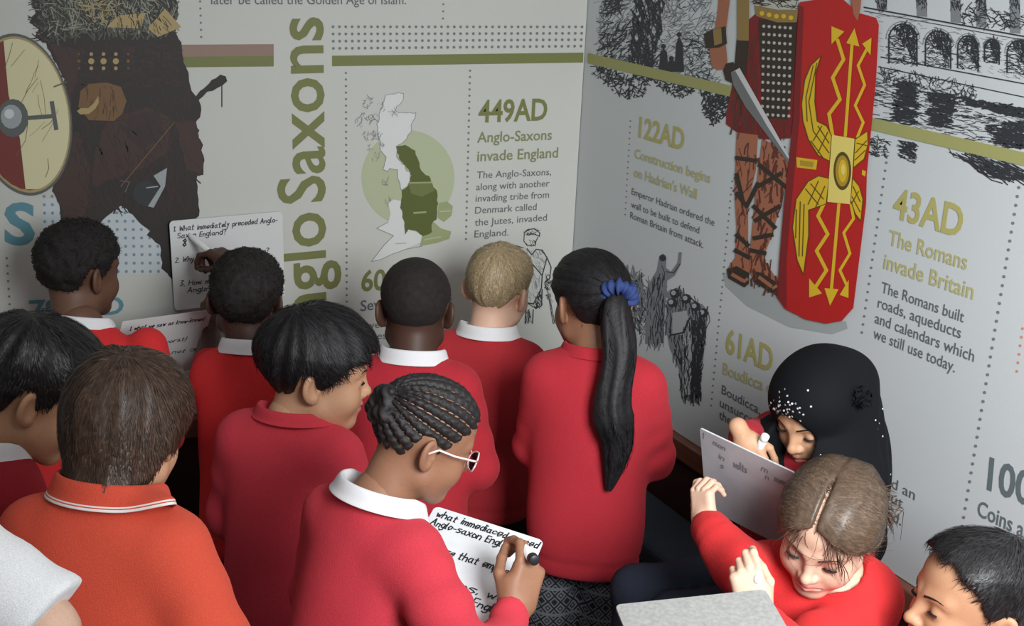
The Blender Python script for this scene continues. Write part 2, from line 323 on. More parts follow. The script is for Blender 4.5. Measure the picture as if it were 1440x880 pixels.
# right panel
k = Ink('R')
k.poly([(827, 74.5), (1470, 221), (1470, 240.3), (826.6, 88.8)], 0, 6)
k.build('heading_band', [mat('print_band_olive', (152, 152, 96), .6)], 'pale olive band')
for q in (((1246.4, 228.7), (1212.1, 467.4), 11.6, 1.9), ((1432.7, 263.6), (1349, 765), 12.8, 2.4), ((886.5, 170), (879.1, 301.6), 8.3, 1.1), ((1029.5, 255), (1000, 570), 9.4, 1.4)):
    k = Ink('R'); k.dots(*q); k.build('dotted_rule', DOTC)
k = Ink('R'); k.dots((1438, 462), (1430, 522), 12, 2); k.build('dotted_rule', mat('print_red_dot', (206, 120, 104), .6), 'red dots')
lettering('R', [('43AD', (1254.5, 304.6), (1351, 333.7), 40), ('122AD', (897.5, 192), (961, 211), 27), ('61AD', (1020, 494.5), (1085.5, 523.6), 31)], 'date_lettering', OLIVE_R, .022)
EV = mat('print_olive_faint', (172, 168, 116), .6)
block('R', [('The Romans', (1249, 343.6), (1359, 379.4), 20.5), ('invade Britain', (1242, 377), (1368, 420.9), 20.5)], 'event_lettering', EV, .012)
block('R', [('Construction begins', (892, 221.6), (998.4, 257.4), 12.5), ("on Hadrian's Wall", (891, 247.9), (979.3, 280), 12.5)], 'event_lettering', EV, .012)
lettering('R', [('Boudicca defeated', (1016.4, 525.5), (1085, 554.5), 15, 'Boudicca d')], 'event_lettering', mat('print_olive_faint', (172, 168, 116), .6), .012)
block('R', [('The Romans built', (1239, 410.7), (1354.7, 453.6), 14.5), ('roads, aqueducts', (1234, 432), (1350.6, 476), 14.5), ('and calendars which', (1230, 453.6), (1369, 508.9), 14.5), ('we still use today.', (1227.8, 475), (1342.4, 523.8), 14.5)], 'body_lettering', TXT, .003)
block('R', [('Emperor Hadrian ordered the', (888, 273), (1004.4, 317.8), 8.5), ('wall to be built to defend', (887.4, 291.3), (983, 328.5), 8.5), ('Roman Britain from attack.', (886, 306.3), (989, 349), 8.5)], 'body_lettering', TXT, .003)
block('R', [('Boudicca, queen of the Iceni clan, led an', (1014.5, 552.7), (1286, 703.4), 11), ('unsuccessful uprising in Britain about', (1012, 571), (1269, 715), 11), ('the way she and her people were treated.', (1011, 588), (1267, 739), 11)], 'body_lettering', TXT, .003)
lettering('R', [('100AD', (1388, 687), (1450, 712), 42, '100')], 'date_lettering', GREYH, .022, 'grey date')
lettering('R', [('Coins are used', (1373.9, 724), (1438.5, 756), 20, 'Coins a')], 'event_lettering', GREYH, .012, 'grey heading')
block('R', [('Coins are used in', (1366.5, 756), (1437, 788), 15, 'Coins are'), ('the markets', (1362.7, 773.4), (1386, 784), 15, 'the')], 'body_lettering', TXT, .003, 'grey lines about coins')
# engraved landscape with a tree
k = Ink('R')
T = [(843, -8), (1000, -8), (1010, 128), (840, 86)]
k.hatch(T, 620, -35, 14, 1.1, 1, 2, .6); k.hatch(T, 150, 30, 9, 1, 0, 2, .8)
k.hatch([(895, -8), (935, -8), (925, 60), (915, 95), (885, 90), (890, 40)], 200, 80, 18, 2.2, 0, 3, .3)
k.hatch([(846, 30), (900, 40), (940, 100), (846, 85)], 150, -40, 14, 1.6, 0, 3, .5)
k.hatch([(850, -8), (890, -8), (870, 20), (848, 30)], 70, -30, 12, 1.5, 0, 3, .6); k.hatch([(960, 50), (1005, 60), (1005, 120), (965, 112)], 70, -10, 10, 1.3, 0, 3, .6)
for x, y, h in ((933, 84, 34), (955, 76, 50), (944, 92, 18)):
    k.poly([(x-4, y-h*.3), (x, y-h*.5), (x+5, y-h*.3), (x+7, y+h*.5), (x-7, y+h*.5)], 0, 4); k.dot(x, y-h*.55, 3.6, 0, 4)
k.hatch([(840, 95), (920, 108), (900, 140), (870, 135), (850, 115)], 170, -40, 7, 2, 0, 3, 1); k.hatch([(915, 108), (980, 122), (965, 138), (945, 135), (925, 122)], 110, 0, 6, 1.8, 0, 3, 1); k.hatch([(985, 128), (1028, 136), (1020, 165), (1000, 178), (990, 155)], 200, -30, 7, 1.9, 0, 3, 1)
k.hatch([(835, 88), (852, 95), (852, 115), (834, 105)], 30, 20, 7, 1, 0, 3, 1)
k.build('engraving_print', [INK, INK2], 'engraved tree and riverbank')
# engraved aqueduct and water
k = Ink('R')
c4 = lambda x, y: (980+x/2.933, y/2.933)
for (x, y, wd, hh) in ((850, 175, 58, 85), (995, 195, 52, 75), (1118, 210, 42, 70), (1217, 205, 30, 48), (1330, 230, 50, 70)):
    arch = [(x-wd, y+hh)]+[(x+wd*math.cos(a), y-hh*.15-hh*.75*math.sin(a)) for a in np.linspace(math.pi, 0, 12)]+[(x+wd, y+hh+12)]
    k.hatch([c4(*p) for p in arch], int(wd*2.6), 10, 9, 1.1, 0, 2, .4); k.hatch([c4(*p) for p in arch[7:]+[arch[4]]], int(wd*1.8), 85, 10, 1.6, 0, 2, .4)
    k.line([c4(*p) for p in arch], 2, 0, 3)
    k.line([c4(x+(p[0]-x)*1.2, y+(p[1]-y)*1.14) for p in arch[1:-1]], .9, 1, 3)
for (a, b, wd) in (((690, 30), (1349, 150), 2), ((690, 45), (1349, 165), 1), ((760, 235), (1349, 345), 1.6), ((750, 275), (1349, 400), 1.4)): k.line([c4(*a), c4(*b)], wd, 0, 3)
for x in (740, 905, 1045, 1150, 1290): k.poly([c4(x, -20), c4(x+42, -20), c4(x+45, 40+(x-740)*.18), c4(x+3, 36+(x-740)*.18)], 1, 2); k.hatch([c4(x, -20), c4(x+42, -20), c4(x+45, 40), c4(x+3, 36)], 30, 85, 8, 1.2, 0, 3)
k.hatch([c4(1080, 20), c4(1349, 60), c4(1349, 120), c4(1090, 105)], 110, 20, 11, 1.3, 0, 3, .8)
k.hatch([c4(700, 40), c4(1349, 160), c4(1349, 330), c4(740, 230)], 170, 10, 8, .8, 1, 2, .3)
k.hatch([c4(750, 270), c4(1150, 350), c4(1150, 420), c4(740, 330)], 230, 20, 8, 1, 0, 3, 1.1)
W = [c4(725, 330), c4(1349, 460), c4(1349, 620), c4(715, 495)]
k.hatch(W, 330, 8, 15, 1, 0, 3, .15)
for q in ([(830, 330), (900, 340), (900, 510), (810, 500)], [(960, 380), (1060, 390), (1040, 530), (970, 520)], [(1090, 400), (1349, 450), (1349, 490), (1120, 430)], [(1200, 520), (1349, 500), (1349, 620), (1230, 590)]): k.hatch([c4(*p) for p in q], 190, 8, 14, 2.1, 0, 4, .2)
k.hatch([c4(715, 560), c4(790, 570), c4(780, 650), c4(710, 640)], 60, 20, 8, 1.2, 0, 3, .5); k.hatch([c4(840, 580), c4(905, 590), c4(895, 670), c4(840, 650)], 90, 15, 9, 1.6, 0, 3, .3)
k.hatch([c4(1050, 630), c4(1349, 690), c4(1349, 735), c4(1220, 740)], 150, 27, 26, 1.5, 0, 3, .1)
k.build('engraving_print', [INK, INK2], 'engraved aqueduct over water')
# engraved statue group
k = Ink('R'); c7 = lambda x, y: (820+x/2.75, 300+y/2.75)
k.hatch([c7(*p) for p in [(170, 210), (240, 260), (330, 280), (300, 520), (230, 505), (180, 400)]], 240, 85, 16, 1.6, 1, 2, .3)
k.hatch([c7(*p) for p in [(170, 210), (235, 260), (240, 480), (180, 420)]], 80, 80, 14, 1.3, 0, 2, .4)
k.poly([c7(*p) for p in [(245, 290), (285, 220), (295, 165), (310, 155), (322, 175), (320, 210), (340, 225), (365, 190), (370, 150), (382, 150), (378, 195), (355, 240), (325, 260), (320, 330), (310, 500), (240, 505)]], 1, 3)
k.hatch([c7(*p) for p in [(250, 300), (290, 220), (322, 220), (312, 500), (245, 500)]], 60, 92, 18, 1.1, 0, 4, .15)
k.dot(*c7(308, 172), 5, 0, 4); k.line([c7(322, 225), c7(350, 230), c7(375, 195)], 1.2, 0, 4)
G = [(330, 300), (370, 285), (420, 340), (460, 350), (482, 375), (478, 440), (465, 560), (445, 735), (380, 715), (370, 600), (335, 520), (318, 430)]
k.poly([c7(*p) for p in G], 1, 3); k.hatch([c7(*p) for p in G], 170, 88, 18, 1.5, 0, 4, .2)
k.poly([c7(*p) for p in [(385, 450), (415, 410), (425, 560), (415, 700), (385, 705)]], 2, 5); k.hatch([c7(*p) for p in [(385, 450), (420, 420), (420, 700), (388, 705)]], 40, 92, 20, 1, 0, 6, .1)
k.poly([c7(*p) for p in [(345, 385), (400, 375), (408, 405), (385, 470), (345, 465)]], 2, 5); k.line([c7(340, 470), c7(390, 460), c7(412, 405)], 2.2, 0, 6)
for p in ((355, 310), (400, 330), (435, 360), (465, 385), (345, 345)): k.dot(*c7(*p), 7, 0, 5); k.dot(c7(*p)[0]-2, c7(*p)[1]-1, 3.5, 2, 6)
k.hatch([c7(*p) for p in [(425, 420), (470, 400), (450, 725), (415, 720)]], 110, 92, 18, 2.0, 0, 6, .15)
k.build('engraving_print', [INK, INK2, mat('print_ink_pale', (160, 164, 166), .6)], 'engraved statue group')
# Roman soldier with shield
k = Ink('R'); c5 = lambda x, y: (980+x/2.75, 240+y/2.75)
k.poly([(1016, 384), (1040, 380), (1095, 420), (1120, 445), (1190, 452), (1192, 462), (1170, 470), (1110, 460), (1050, 430), (1020, 402)], 14, 2)
k.poly([c4(*p) for p in [(90, -10), (137, -10), (122, 110), (118, 170), (126, 255), (110, 285), (85, 290), (60, 272), (52, 210), (72, 130), (84, 60)]], 1, 7)
k.poly([c4(*p) for p in [(28, 140), (60, 122), (118, 108), (124, 180), (92, 196), (38, 200)]], 3, 8); k.poly([c4(*p) for p in [(66, 122), (100, 114), (104, 178), (72, 188)]], 4, 9)
k.poly([c4(*p) for p in [(205, 90), (250, 50), (425, 45), (415, 350), (385, 570), (280, 575), (165, 545), (120, 512), (122, 462), (150, 330), (165, 170), (208, 165)]], 2, 7)
k.hatch([c4(*p) for p in [(150, 330), (210, 170), (250, 90), (250, 560), (130, 510)]], 60, 95, 30, 2, 13, 8, .1); k.hatch([c4(*p) for p in [(140, 480), (380, 480), (370, 560), (280, 570), (140, 520)]], 40, 88, 18, 2, 13, 8, .15)
k.poly([c4(*p) for p in [(255, 80), (412, 85), (400, 300), (372, 492), (268, 485), (262, 250)]], 3, 9)
for i in range(6):
    for j in range(12): k.dot(*c4(276+i*22-j*.6, 108+j*33+i*1.5), 2.4, 5, 10, 6)
k.poly([c4(*p) for p in [(238, 22), (330, 42), (418, 42), (412, 92), (330, 92), (244, 66)]], 4, 10)
for i in range(5): k.dot(*c4(268+i*30, 55+i*6-(i > 2)*6), 3.4, 6, 11)
k.poly([c4(*p) for p in [(240, -10), (415, -10), (415, 40), (330, 40), (240, 22)]], 5, 8); k.hatch([c4(*p) for p in [(240, -10), (415, -10), (415, 36), (240, 20)]], 30, 10, 14, 1.5, 3, 9)
k.poly([c4(*p) for p in [(166, -10), (216, -10), (214, 168), (166, 166)]], 4, 9); k.poly([c4(*p) for p in [(164, 160), (214, 164), (200, 330), (180, 480), (150, 340)]], 3, 8)
L1 = [(1036, 186), (1066, 190), (1063, 240), (1052, 285), (1052, 335), (1054, 375), (1053, 398), (1047, 404), (1024, 391), (1022, 380), (1034, 362), (1036, 320), (1033, 270)]
L2 = [(1072, 195), (1104, 210), (1110, 240), (1098, 290), (1082, 340), (1073, 362), (1092, 392), (1096, 407), (1085, 412), (1060, 396), (1054, 380), (1055, 350), (1058, 320), (1063, 265)]
k.poly(L2, 1, 7); k.poly(L1, 1, 8)
k.hatch(L2, 80, 95, 20, 3, 13, 9, .2); k.hatch(L1, 40, 95, 18, 2.2, 13, 9, .2)
for pts in ([(1036, 222), (1063, 226)], [(1036, 272), (1050, 290), (1066, 258)], [(1036, 330), (1052, 345)], [(1034, 352), (1053, 362)], [(1066, 262), (1098, 244)], [(1068, 232), (1104, 262)], [(1062, 310), (1096, 290)], [(1060, 335), (1086, 330)], [(1056, 352), (1076, 356)], [(1036, 245), (1045, 285)], [(1060, 290), (1090, 320)]): k.line(pts, 6, 3, 10)
k.poly([(1022, 378), (1036, 374), (1054, 384), (1053, 399), (1047, 404), (1024, 391)], 3, 9); k.poly([(1058, 380), (1072, 384), (1094, 398), (1096, 408), (1085, 412), (1060, 396)], 3, 9)
k.line([(1030, 386), (1044, 394)], 5, 1, 10); k.line([(1068, 390), (1084, 402)], 5, 1, 10); k.line([(1046, 396), (1051, 392)], 4, 1, 10); k.line([(1087, 405), (1092, 402)], 4, 1, 10)
k.poly([c4(*p) for p in [(120, 262), (150, 255), (172, 300), (150, 345), (118, 330), (108, 290)]], 3, 10)
k.poly([c4(*p) for p in [(140, 300), (176, 280), (300, 500), (407, 692), (385, 682), (200, 440), (150, 350)]], 8, 11); k.poly([c4(*p) for p in [(140, 300), (158, 292), (290, 520), (400, 690), (385, 682), (200, 440), (150, 350)]], 9, 12)
S = [(1123, 7), (1125, 3), (1180, -6), (1207, 18), (1232, 25), (1236, 35), (1232, 112), (1219, 245), (1218, 287), (1209, 360), (1200, 433), (1184, 451), (1162, 455), (1133, 449), (1104, 434), (1093, 418), (1096, 367), (1102, 294), (1106, 266), (1115, 170), (1121, 51)]
k.poly(S, 0, 13)
k.poly([(1093, 418), (1096, 367), (1102, 294), (1115, 170), (1123, 7), (1130, 10), (1124, 170), (1112, 294), (1106, 367), (1106, 434)], 2, 14)
k.poly([(1196, -8), (1212, -8), (1210, 12), (1206, 30), (1200, 20)], 1, 15)
gold = lambda pts, conv, wd: k.line([conv(*p) for p in pts], wd, 6, 16)
gold([(560, 560), (545, 470), (590, 410), (560, 320), (605, 245), (580, 165)], c4, 5); k.poly([c4(*p) for p in [(555, 108), (608, 130), (555, 182)]], 6, 17)
gold([(612, 560), (640, 180)], c4, 4.4); k.poly([c4(*p) for p in [(650, 116), (670, 192), (616, 178)]], 6, 17)
gold([(662, 565), (686, 505), (653, 435), (692, 350), (665, 270), (702, 200)], c4, 4); k.poly([c4(*p) for p in [(720, 156), (716, 228), (682, 180)]], 6, 17)
gold([(490, 130), (468, 175), (506, 245), (463, 310), (501, 385), (462, 445)], c5, 5); k.poly([c5(*p) for p in [(434, 416), (434, 490), (484, 474)]], 6, 17)
gold([(549, 130), (520, 460)], c5, 4.4); k.poly([c5(*p) for p in [(493, 454), (548, 458), (515, 522)]], 6, 17)
gold([(596, 130), (606, 185), (568, 240), (592, 320), (553, 385), (578, 440)], c5, 4); k.poly([c5(*p) for p in [(587, 422), (586, 492), (552, 480)]], 6, 17)
wings = [[c4(*p) for p in [(512, 230), (490, 300), (486, 420), (496, 500), (535, 520), (556, 560), (548, 665), (500, 640), (460, 575), (438, 500), (432, 430), (445, 330), (470, 270)]],
         [c5(*p) for p in [(512, 30), (500, 128), (432, 152), (432, 250), (412, 402), (388, 345), (370, 220), (384, 110), (430, 42), (470, 20)]],
         [c4(*p) for p in [(704, 540), (652, 575), (645, 692), (690, 655), (706, 595)]], [c5(*p) for p in [(602, 28), (628, 60), (642, 110), (634, 195), (612, 165), (594, 112)]]]
for q in wings: k.poly(q, 6, 16); k.line(q+[q[0]], 1.2, 11, 17)
for q in ([(500, 520), (545, 590)], [(480, 540), (545, 630)], [(470, 580), (520, 650)], [(515, 520), (480, 580)], [(540, 545), (500, 630)]): k.line([c4(*p) for p in q], 1.3, 11, 18)
for q in ([(495, 260), (462, 420), (480, 540)], [(480, 270), (450, 400), (455, 500)]): k.line([c4(*p) for p in q], 1.2, 11, 18)
for q in ([(440, 50), (490, 110)], [(420, 70), (470, 130)], [(470, 40), (430, 130)], [(495, 60), (460, 140)], [(400, 120), (395, 330)], [(415, 130), (408, 330)], [(385, 150), (382, 260)]): k.line([c5(*p) for p in q], 1.3, 11, 18)
for q in ([(660, 590), (700, 600)], [(655, 630), (700, 580)], [(652, 660), (695, 620)]): k.line([c4(*p) for p in q], 1.2, 11, 18)
for q in ([(604, 60), (632, 120)], [(600, 100), (632, 160)], [(625, 80), (600, 125)]): k.line([c5(*p) for p in q], 1.2, 11, 18)
k.poly([c4(*p) for p in [(410, 648), (497, 660), (492, 700), (412, 690)]], 6, 16); k.poly([c4(*p) for p in [(425, 660), (482, 668), (478, 690), (426, 682)]], 12, 17); k.poly([c4(*p) for p in [(682, 700), (697, 706), (694, 728), (680, 720)]], 6, 16)
k.poly([c4(*p) for p in [(557, 556), (650, 572), (632, 842), (538, 832)]], 7, 18)
e = c4(600, 705)
k.dot(*e, 12.5, 11, 19, 24, 27); k.dot(*e, 9.5, 12, 20, 24, 22); k.dot(e[0]+.5, e[1], 6, 6, 21, 20, 16); k.dot(e[0]+1, e[1]-2, 3, 7, 22, 14, 8)
k.build('soldier_print', [mat('print_scarlet', (176, 32, 30), .55), mat('print_skin', (158, 100, 74), .6), mat('print_crimson', (122, 30, 32), .6), mat('print_dark_leather', (52, 42, 34), .6), mat('print_brass', (140, 116, 66), .6), mat('print_pale_steel', (178, 178, 168), .6), mat('print_gold', (212, 176, 40), .6), mat('print_pale_gold', (222, 204, 110), .6), mat('print_blade_light', (196, 198, 198), .6), mat('print_blade_dark', (110, 112, 112), .6), INK, mat('print_gold_line', (86, 72, 20), .6), mat('print_ochre', (172, 140, 40), .6), mat('print_shade_brown', (92, 48, 40), .6), mat('print_ground_grey', (156, 162, 162), .6)], 'Roman soldier with a red shield and gold lightning')
# ---------------------------------------------------------------- implicit surfaces turned into meshes
F32 = np.float32
def nrm(v): v = np.asarray(v, float); return v/(np.linalg.norm(v)+1e-12)
def cap(P, a, b, r1, r2=None):
    a = np.asarray(a, F32); b = np.asarray(b, F32); r2 = r1 if r2 is None else r2
    d = b-a; q = P-a; t = np.clip(q@d/max(float(d@d), 1e-12), 0, 1)
    return np.linalg.norm(q-t[:, None]*d, axis=1)-(r1+(r2-r1)*t)
def ell(P, c, r):
    q = P-np.asarray(c, F32); r = np.asarray(r, F32)
    k0 = np.linalg.norm(q/r, axis=1); k1 = np.linalg.norm(q/(r*r), axis=1)
    return k0*(k0-1)/np.maximum(k1, 1e-9)
def sph(P, c, r): return np.linalg.norm(P-np.asarray(c, F32), axis=1)-r
def rbox(P, c, h, r):
    q = np.abs(P-np.asarray(c, F32))-(np.asarray(h, F32)-r)
    return np.linalg.norm(np.maximum(q, 0), axis=1)+np.minimum(q.max(1), 0)-r
def smin(a, b, k):
    h = np.maximum(k-np.abs(a-b), 0)/k; return np.minimum(a, b)-h*h*k*.25
def smax(a, b, k): return -smin(-a, -b, k)
def waves(P, freq, seed=0, n=5):
    """smooth pseudo-random field in about -1..1; freq may differ by axis"""
    rg = np.random.default_rng(seed); f = np.asarray(freq, F32)*np.ones(3, F32); o = np.zeros(len(P), F32)
    for i in range(n):
        k = nrm(rg.normal(size=3)).astype(F32)*f*(.7+.9*rg.random()); k2 = nrm(rg.normal(size=3)).astype(F32)*f*.6
        o += np.sin(P@k+rg.random()*6.3+1.3*np.sin(P@k2+rg.random()*6.3))
    return o/n**.5*.8
def surfnet(fn, lo, hi, h, c=6, margin=.012):
    lo = np.asarray(lo, float); hi = np.asarray(hi, float)
    nb = np.ceil((hi-lo)/(h*c)).astype(int)+1; n = nb*c
    ax = [(lo[i]+(np.arange(nb[i])*c+(c-1)/2)*h).astype(F32) for i in range(3)]
    B = np.stack(np.meshgrid(*ax, indexing='ij'), -1).reshape(-1, 3); db = fn(B)
    D = np.repeat(np.repeat(np.repeat(np.where(db > 0, 1, -1).astype(F32).reshape(nb), c, 0), c, 1), c, 2)
    sel = np.nonzero(np.abs(db) < h*c*.9+margin)[0]
    if len(sel) == 0: return np.zeros((0, 3)), np.zeros((0, 4), int)
    bi = np.stack(np.unravel_index(sel, nb), -1)*c
    o = np.stack(np.meshgrid(*[np.arange(c)]*3, indexing='ij'), -1).reshape(-1, 3)
    I = (bi[:, None]+o[None]).reshape(-1, 3); P = (lo+I*h).astype(F32)
    val = np.empty(len(P), F32)
    for s in range(0, len(P), 400000): val[s:s+400000] = fn(P[s:s+400000])
    D[I[:, 0], I[:, 1], I[:, 2]] = val
    S = D < 0
    cnt = sum(S[a:n[0]-1+a, b:n[1]-1+b, d:n[2]-1+d].astype(np.int8) for a in (0, 1) for b in (0, 1) for d in (0, 1))
    act = (cnt > 0) & (cnt < 8); A = np.argwhere(act); ids = -np.ones(act.shape, int); ids[act] = np.arange(len(A))
    cor = [(a, b, d) for a in (0, 1) for b in (0, 1) for d in (0, 1)]
    vals = np.stack([D[A[:, 0]+a, A[:, 1]+b, A[:, 2]+d] for a, b, d in cor], 1)
    acc = np.zeros((len(A), 3)); num = np.zeros(len(A))
    for i in range(8):
        for j in range(i+1, 8):
            if sum(abs(cor[i][x]-cor[j][x]) for x in range(3)) != 1: continue
            m = (vals[:, i] < 0) != (vals[:, j] < 0); t = vals[m, i]/(vals[m, i]-vals[m, j])
            acc[m] += np.array(cor[i])+t[:, None]*(np.array(cor[j])-np.array(cor[i])); num[m] += 1
    V = lo+(A+acc/num[:, None])*h
    Q = []
    for x in range(3):
        sl = [slice(1, None)]*3; sl[x] = slice(0, -1); s2 = list(sl); s2[x] = slice(1, None)
        a = S[tuple(slice(1, n[i]-1) if i != x else slice(0, n[i]-1) for i in range(3))]
        b = S[tuple(slice(1, n[i]-1) if i != x else slice(1, n[i]) for i in range(3))]
        E = np.argwhere(a != b)
        if not len(E): continue
        inn = a[E[:, 0], E[:, 1], E[:, 2]]
        g = E.copy()
        for i in range(3):
            if i != x: g[:, i] += 1
        y, z = (x+1) % 3, (x+2) % 3
        def cell(dy, dz):
            q = g.copy(); q[:, y] -= dy; q[:, z] -= dz; return ids[q[:, 0], q[:, 1], q[:, 2]]
        q = np.stack([cell(1, 1), cell(0, 1), cell(0, 0), cell(1, 0)], 1)
        q[~inn] = q[~inn][:, ::-1]; Q.append(q)
    Q = np.concatenate(Q); Q = Q[(Q >= 0).all(1)]
    return V, Q
def to_world(V, M, o): return V@np.asarray(M).T+np.asarray(o)         # columns of M are the local axes
def to_local(P, M, o): return ((P-np.asarray(o, F32))@np.asarray(M, F32)).astype(F32)
def join(parts):
    V = []; Fc = []; n = 0
    for v, f in parts: V.append(v); Fc.append(f+n); n += len(v)
    return np.concatenate(V), np.concatenate(Fc)

# ---------------------------------------------------------------- a child's head (x right, y forward, z up)
def skull(P):
    d = ell(P, (0, -.016, .028), (.0705, .088, .077))
    d = smin(d, ell(P, (0, .018, .040), (.060, .062, .056)), .03)
    return d
def head_sdf(P, k=None):
    k = k or {}; w = k.get('wide', 1); nz = k.get('nose', 1); lp = k.get('lip', 1); fat = k.get('cheek', 1)
    d = skull(P); Q = P.copy(); Q[:, 0] = np.abs(Q[:, 0])
    d = smin(d, ell(P, (0, .026, -.028), (.054*w, .056, .072)), .03)
    d = smin(d, cap(Q, (.044*w, .004, -.060), (.012, .062, -.090), .018, .015), .035)
    d = smin(d, sph(Q, (.030*w, .052, -.038), .027*fat), .025)
    d = smin(d, cap(Q, (.012, .077, .016), (.040, .064, .019), .007), .018)
    d = smin(d, sph(P, (0, .070, -.088), .0155), .022)
    d = smax(d, -ell(Q, (.030, .094, -.001), (.019, .016, .012)), .014)
    d = smin(d, sph(Q, (.0305, .0685, -.002), .0128), .006)
    d = smin(d, cap(P, (0, .079, .010), (0, .097, -.026), .0055, .0075*nz), .016)
    d = smin(d, sph(P, (0, .0985, -.030), .0088*nz), .008)
    d = smin(d, ell(Q, (.0105*nz, .0885, -.034), (.0066, .0085, .0065)), .007)
    d = smax(d, -ell(Q, (.0055*nz, .0975, -.0405), (.0030, .0045, .0030)), .003)
    d = smin(d, ell(P, (0, .076, -.058), (.024, .0150, .018)), .014)
    up = smin(cap(Q, (.003, .0905, -.0545), (.020, .0790, -.0590), .0044*lp, .0025), cap(P, (-.003, .0905, -.0545), (.003, .0905, -.0545), .0044*lp), .004)
    lo = cap(Q, (0, .0895, -.0660), (.017, .0790, -.0620), .0055*lp, .0028)
    d = smin(d, np.minimum(up, lo), .005)
    d = smax(d, -cap(Q, (0, .0965, -.0600), (.022, .0820, -.0605+k.get('smile', 0)), .0022), .003)
    # ears
    c, s = math.cos(-.45), math.sin(-.45); E = Q-np.array((.0715, -.012, -.010), F32)
    X = np.stack([E[:, 0]*c-E[:, 1]*s, E[:, 0]*s+E[:, 1]*c, E[:, 2]], 1).astype(F32)   # flared backward
    t = .18; X = np.stack([X[:, 0], X[:, 1]*math.cos(t)+X[:, 2]*math.sin(t), -X[:, 1]*math.sin(t)+X[:, 2]*math.cos(t)], 1)
    e = ell(X, (0, -.008, .002), (.0075, .0185, .029)); e = smin(e, ell(X, (-.001, -.001, -.021), (.006, .010, .010)), .008)
    e = smax(e, -ell(X, (.0075, -.006, .004), (.0065, .0115, .019)), .004)
    e = smin(e, sph(X, (.001, .006, -.006), .0048), .005)
    return smin(d, e, .006) if not k.get('no_ears') else d
def front_y(x, z, k):                                          # where the face surface lies at (x, z)
    ys = np.linspace(.12, .0, 120).astype(F32); d = head_sdf(np.stack([np.full(120, x), ys, np.full(120, z)], 1).astype(F32), k)
    i = np.argmax(d < 0); return float(ys[i])
def side_x(y, z, sgn, k):
    xs = np.linspace(.1, .0, 100).astype(F32); d = head_sdf(np.stack([sgn*xs, np.full(100, y), np.full(100, z)], 1).astype(F32), k)
    return sgn*float(xs[np.argmax(d < 0)])
def hand_sdf(P, pose):
    d = rbox(P, (0, .037, 0), (.030, .038, .0125), .012)
    d = smin(d, cap(P, (0, -.03, 0), (0, .012, 0), .0215, .0215), .02)
    d = smin(d, cap(P, (.014, .012, -.004), (.026, .034, -.010), .013, .011), .015)
    K = [(.0225, .074), (.0078, .077), (-.0072, .074), (-.0215, .067)]
    LN = [(.030, .020, .017), (.033, .022, .018), (.030, .021, .017), (.024, .016, .014)]
    for i, (kx, ky) in enumerate(K):
        p = np.array((kx, ky, .001)); a = 0; r = (.0078, .0078, .0074, .0066)[i]
        fd = None
        for j in range(3):
            a += math.radians(pose['f'][i][j]); q = p+LN[i][j]*np.array((pose['s'][i]*(1 if j == 0 else .3), math.cos(a), -math.sin(a)))
            c = cap(P, p, q, r, r*.93); fd = c if fd is None else smin(fd, c, .003); p = q; r *= .93
        d = smin(d, fd, .004)
    T = pose['t']; fd = None
    for a, b, r in zip(T[:-1], T[1:], (.0098, .0088, .0078)):
        c = cap(P, a, b, r, r*.9); fd = c if fd is None else smin(fd, c, .004)
    return smin(d, fd, .007)
HP = {'pen': dict(f=[(35, 45, 22), (48, 58, 30), (62, 70, 40), (66, 72, 40)], s=(-.05, 0, .03, .05), t=[(.024, .014, -.010), (.036, .044, -.024), (.030, .068, -.038), (.022, .086, -.050)]),
      'fist': dict(f=[(62, 85, 45), (68, 88, 48), (70, 88, 48), (70, 85, 45)], s=(0, 0, 0, 0), t=[(.024, .014, -.010), (.036, .040, -.024), (.024, .058, -.040), (.004, .060, -.046)]),
      'hold': dict(f=[(25, 30, 18), (28, 32, 20), (30, 34, 20), (32, 34, 20)], s=(.05, 0, -.04, -.08), t=[(.024, .014, -.008), (.042, .038, -.020), (.046, .064, -.028), (.042, .084, -.032)]),
      'pinch': dict(f=[(55, 40, 20), (60, 45, 25), (62, 50, 25), (64, 52, 25)], s=(.02, 0, -.02, -.04), t=[(.024, .014, -.010), (.040, .040, -.018), (.040, .066, -.020), (.034, .090, -.022)]),
      'relax': dict(f=[(18, 25, 15), (22, 28, 16), (25, 30, 18), (28, 32, 18)], s=(.05, 0, -.04, -.1), t=[(.024, .014, -.008), (.044, .036, -.014), (.050, .060, -.020), (.048, .080, -.026)])}
# ---------------------------------------------------------------- people
def skin_mat(name, rgb, lip):
    m = mat('skin_'+name, rgb, .52, bump=.06, scale=420, var=.05, spec=.35)
    if 'lipped' not in m:
        m['lipped'] = 1; nt = m.node_tree; b = nt.nodes['Principled BSDF']; src = b.inputs['Base Color'].links[0].from_socket
        a = nt.nodes.new('ShaderNodeAttribute'); a.attribute_name = 'lip'; x = nt.nodes.new('ShaderNodeMix'); x.data_type = 'RGBA'
        nt.links.new(a.outputs['Fac'], x.inputs['Factor']); nt.links.new(src, x.inputs['A']); x.inputs['B'].default_value = (*lin(lip), 1)
        nt.links.new(x.outputs['Result'], b.inputs['Base Color'])
    return m
def hair_mat(name, rgb, rough=.45, var=.35): return mat('hair_'+name, rgb, rough, bump=.25, scale=90, var=var, spec=.4)
def knit(name, rgb): return mat('knit_'+name, rgb, .95, bump=.35, scale=650, var=.10, sheen=.25, spec=.15)
WHITE_COT = mat('white_cotton', (226, 226, 228), .85, bump=.15, scale=500, spec=.2)
TROUSER = mat('charcoal_trouser_cloth', (34, 35, 40), .9, bump=.2, scale=500, var=.1, spec=.2)
SHOE = mat('black_shoe_leather', (24, 23, 23), .4)
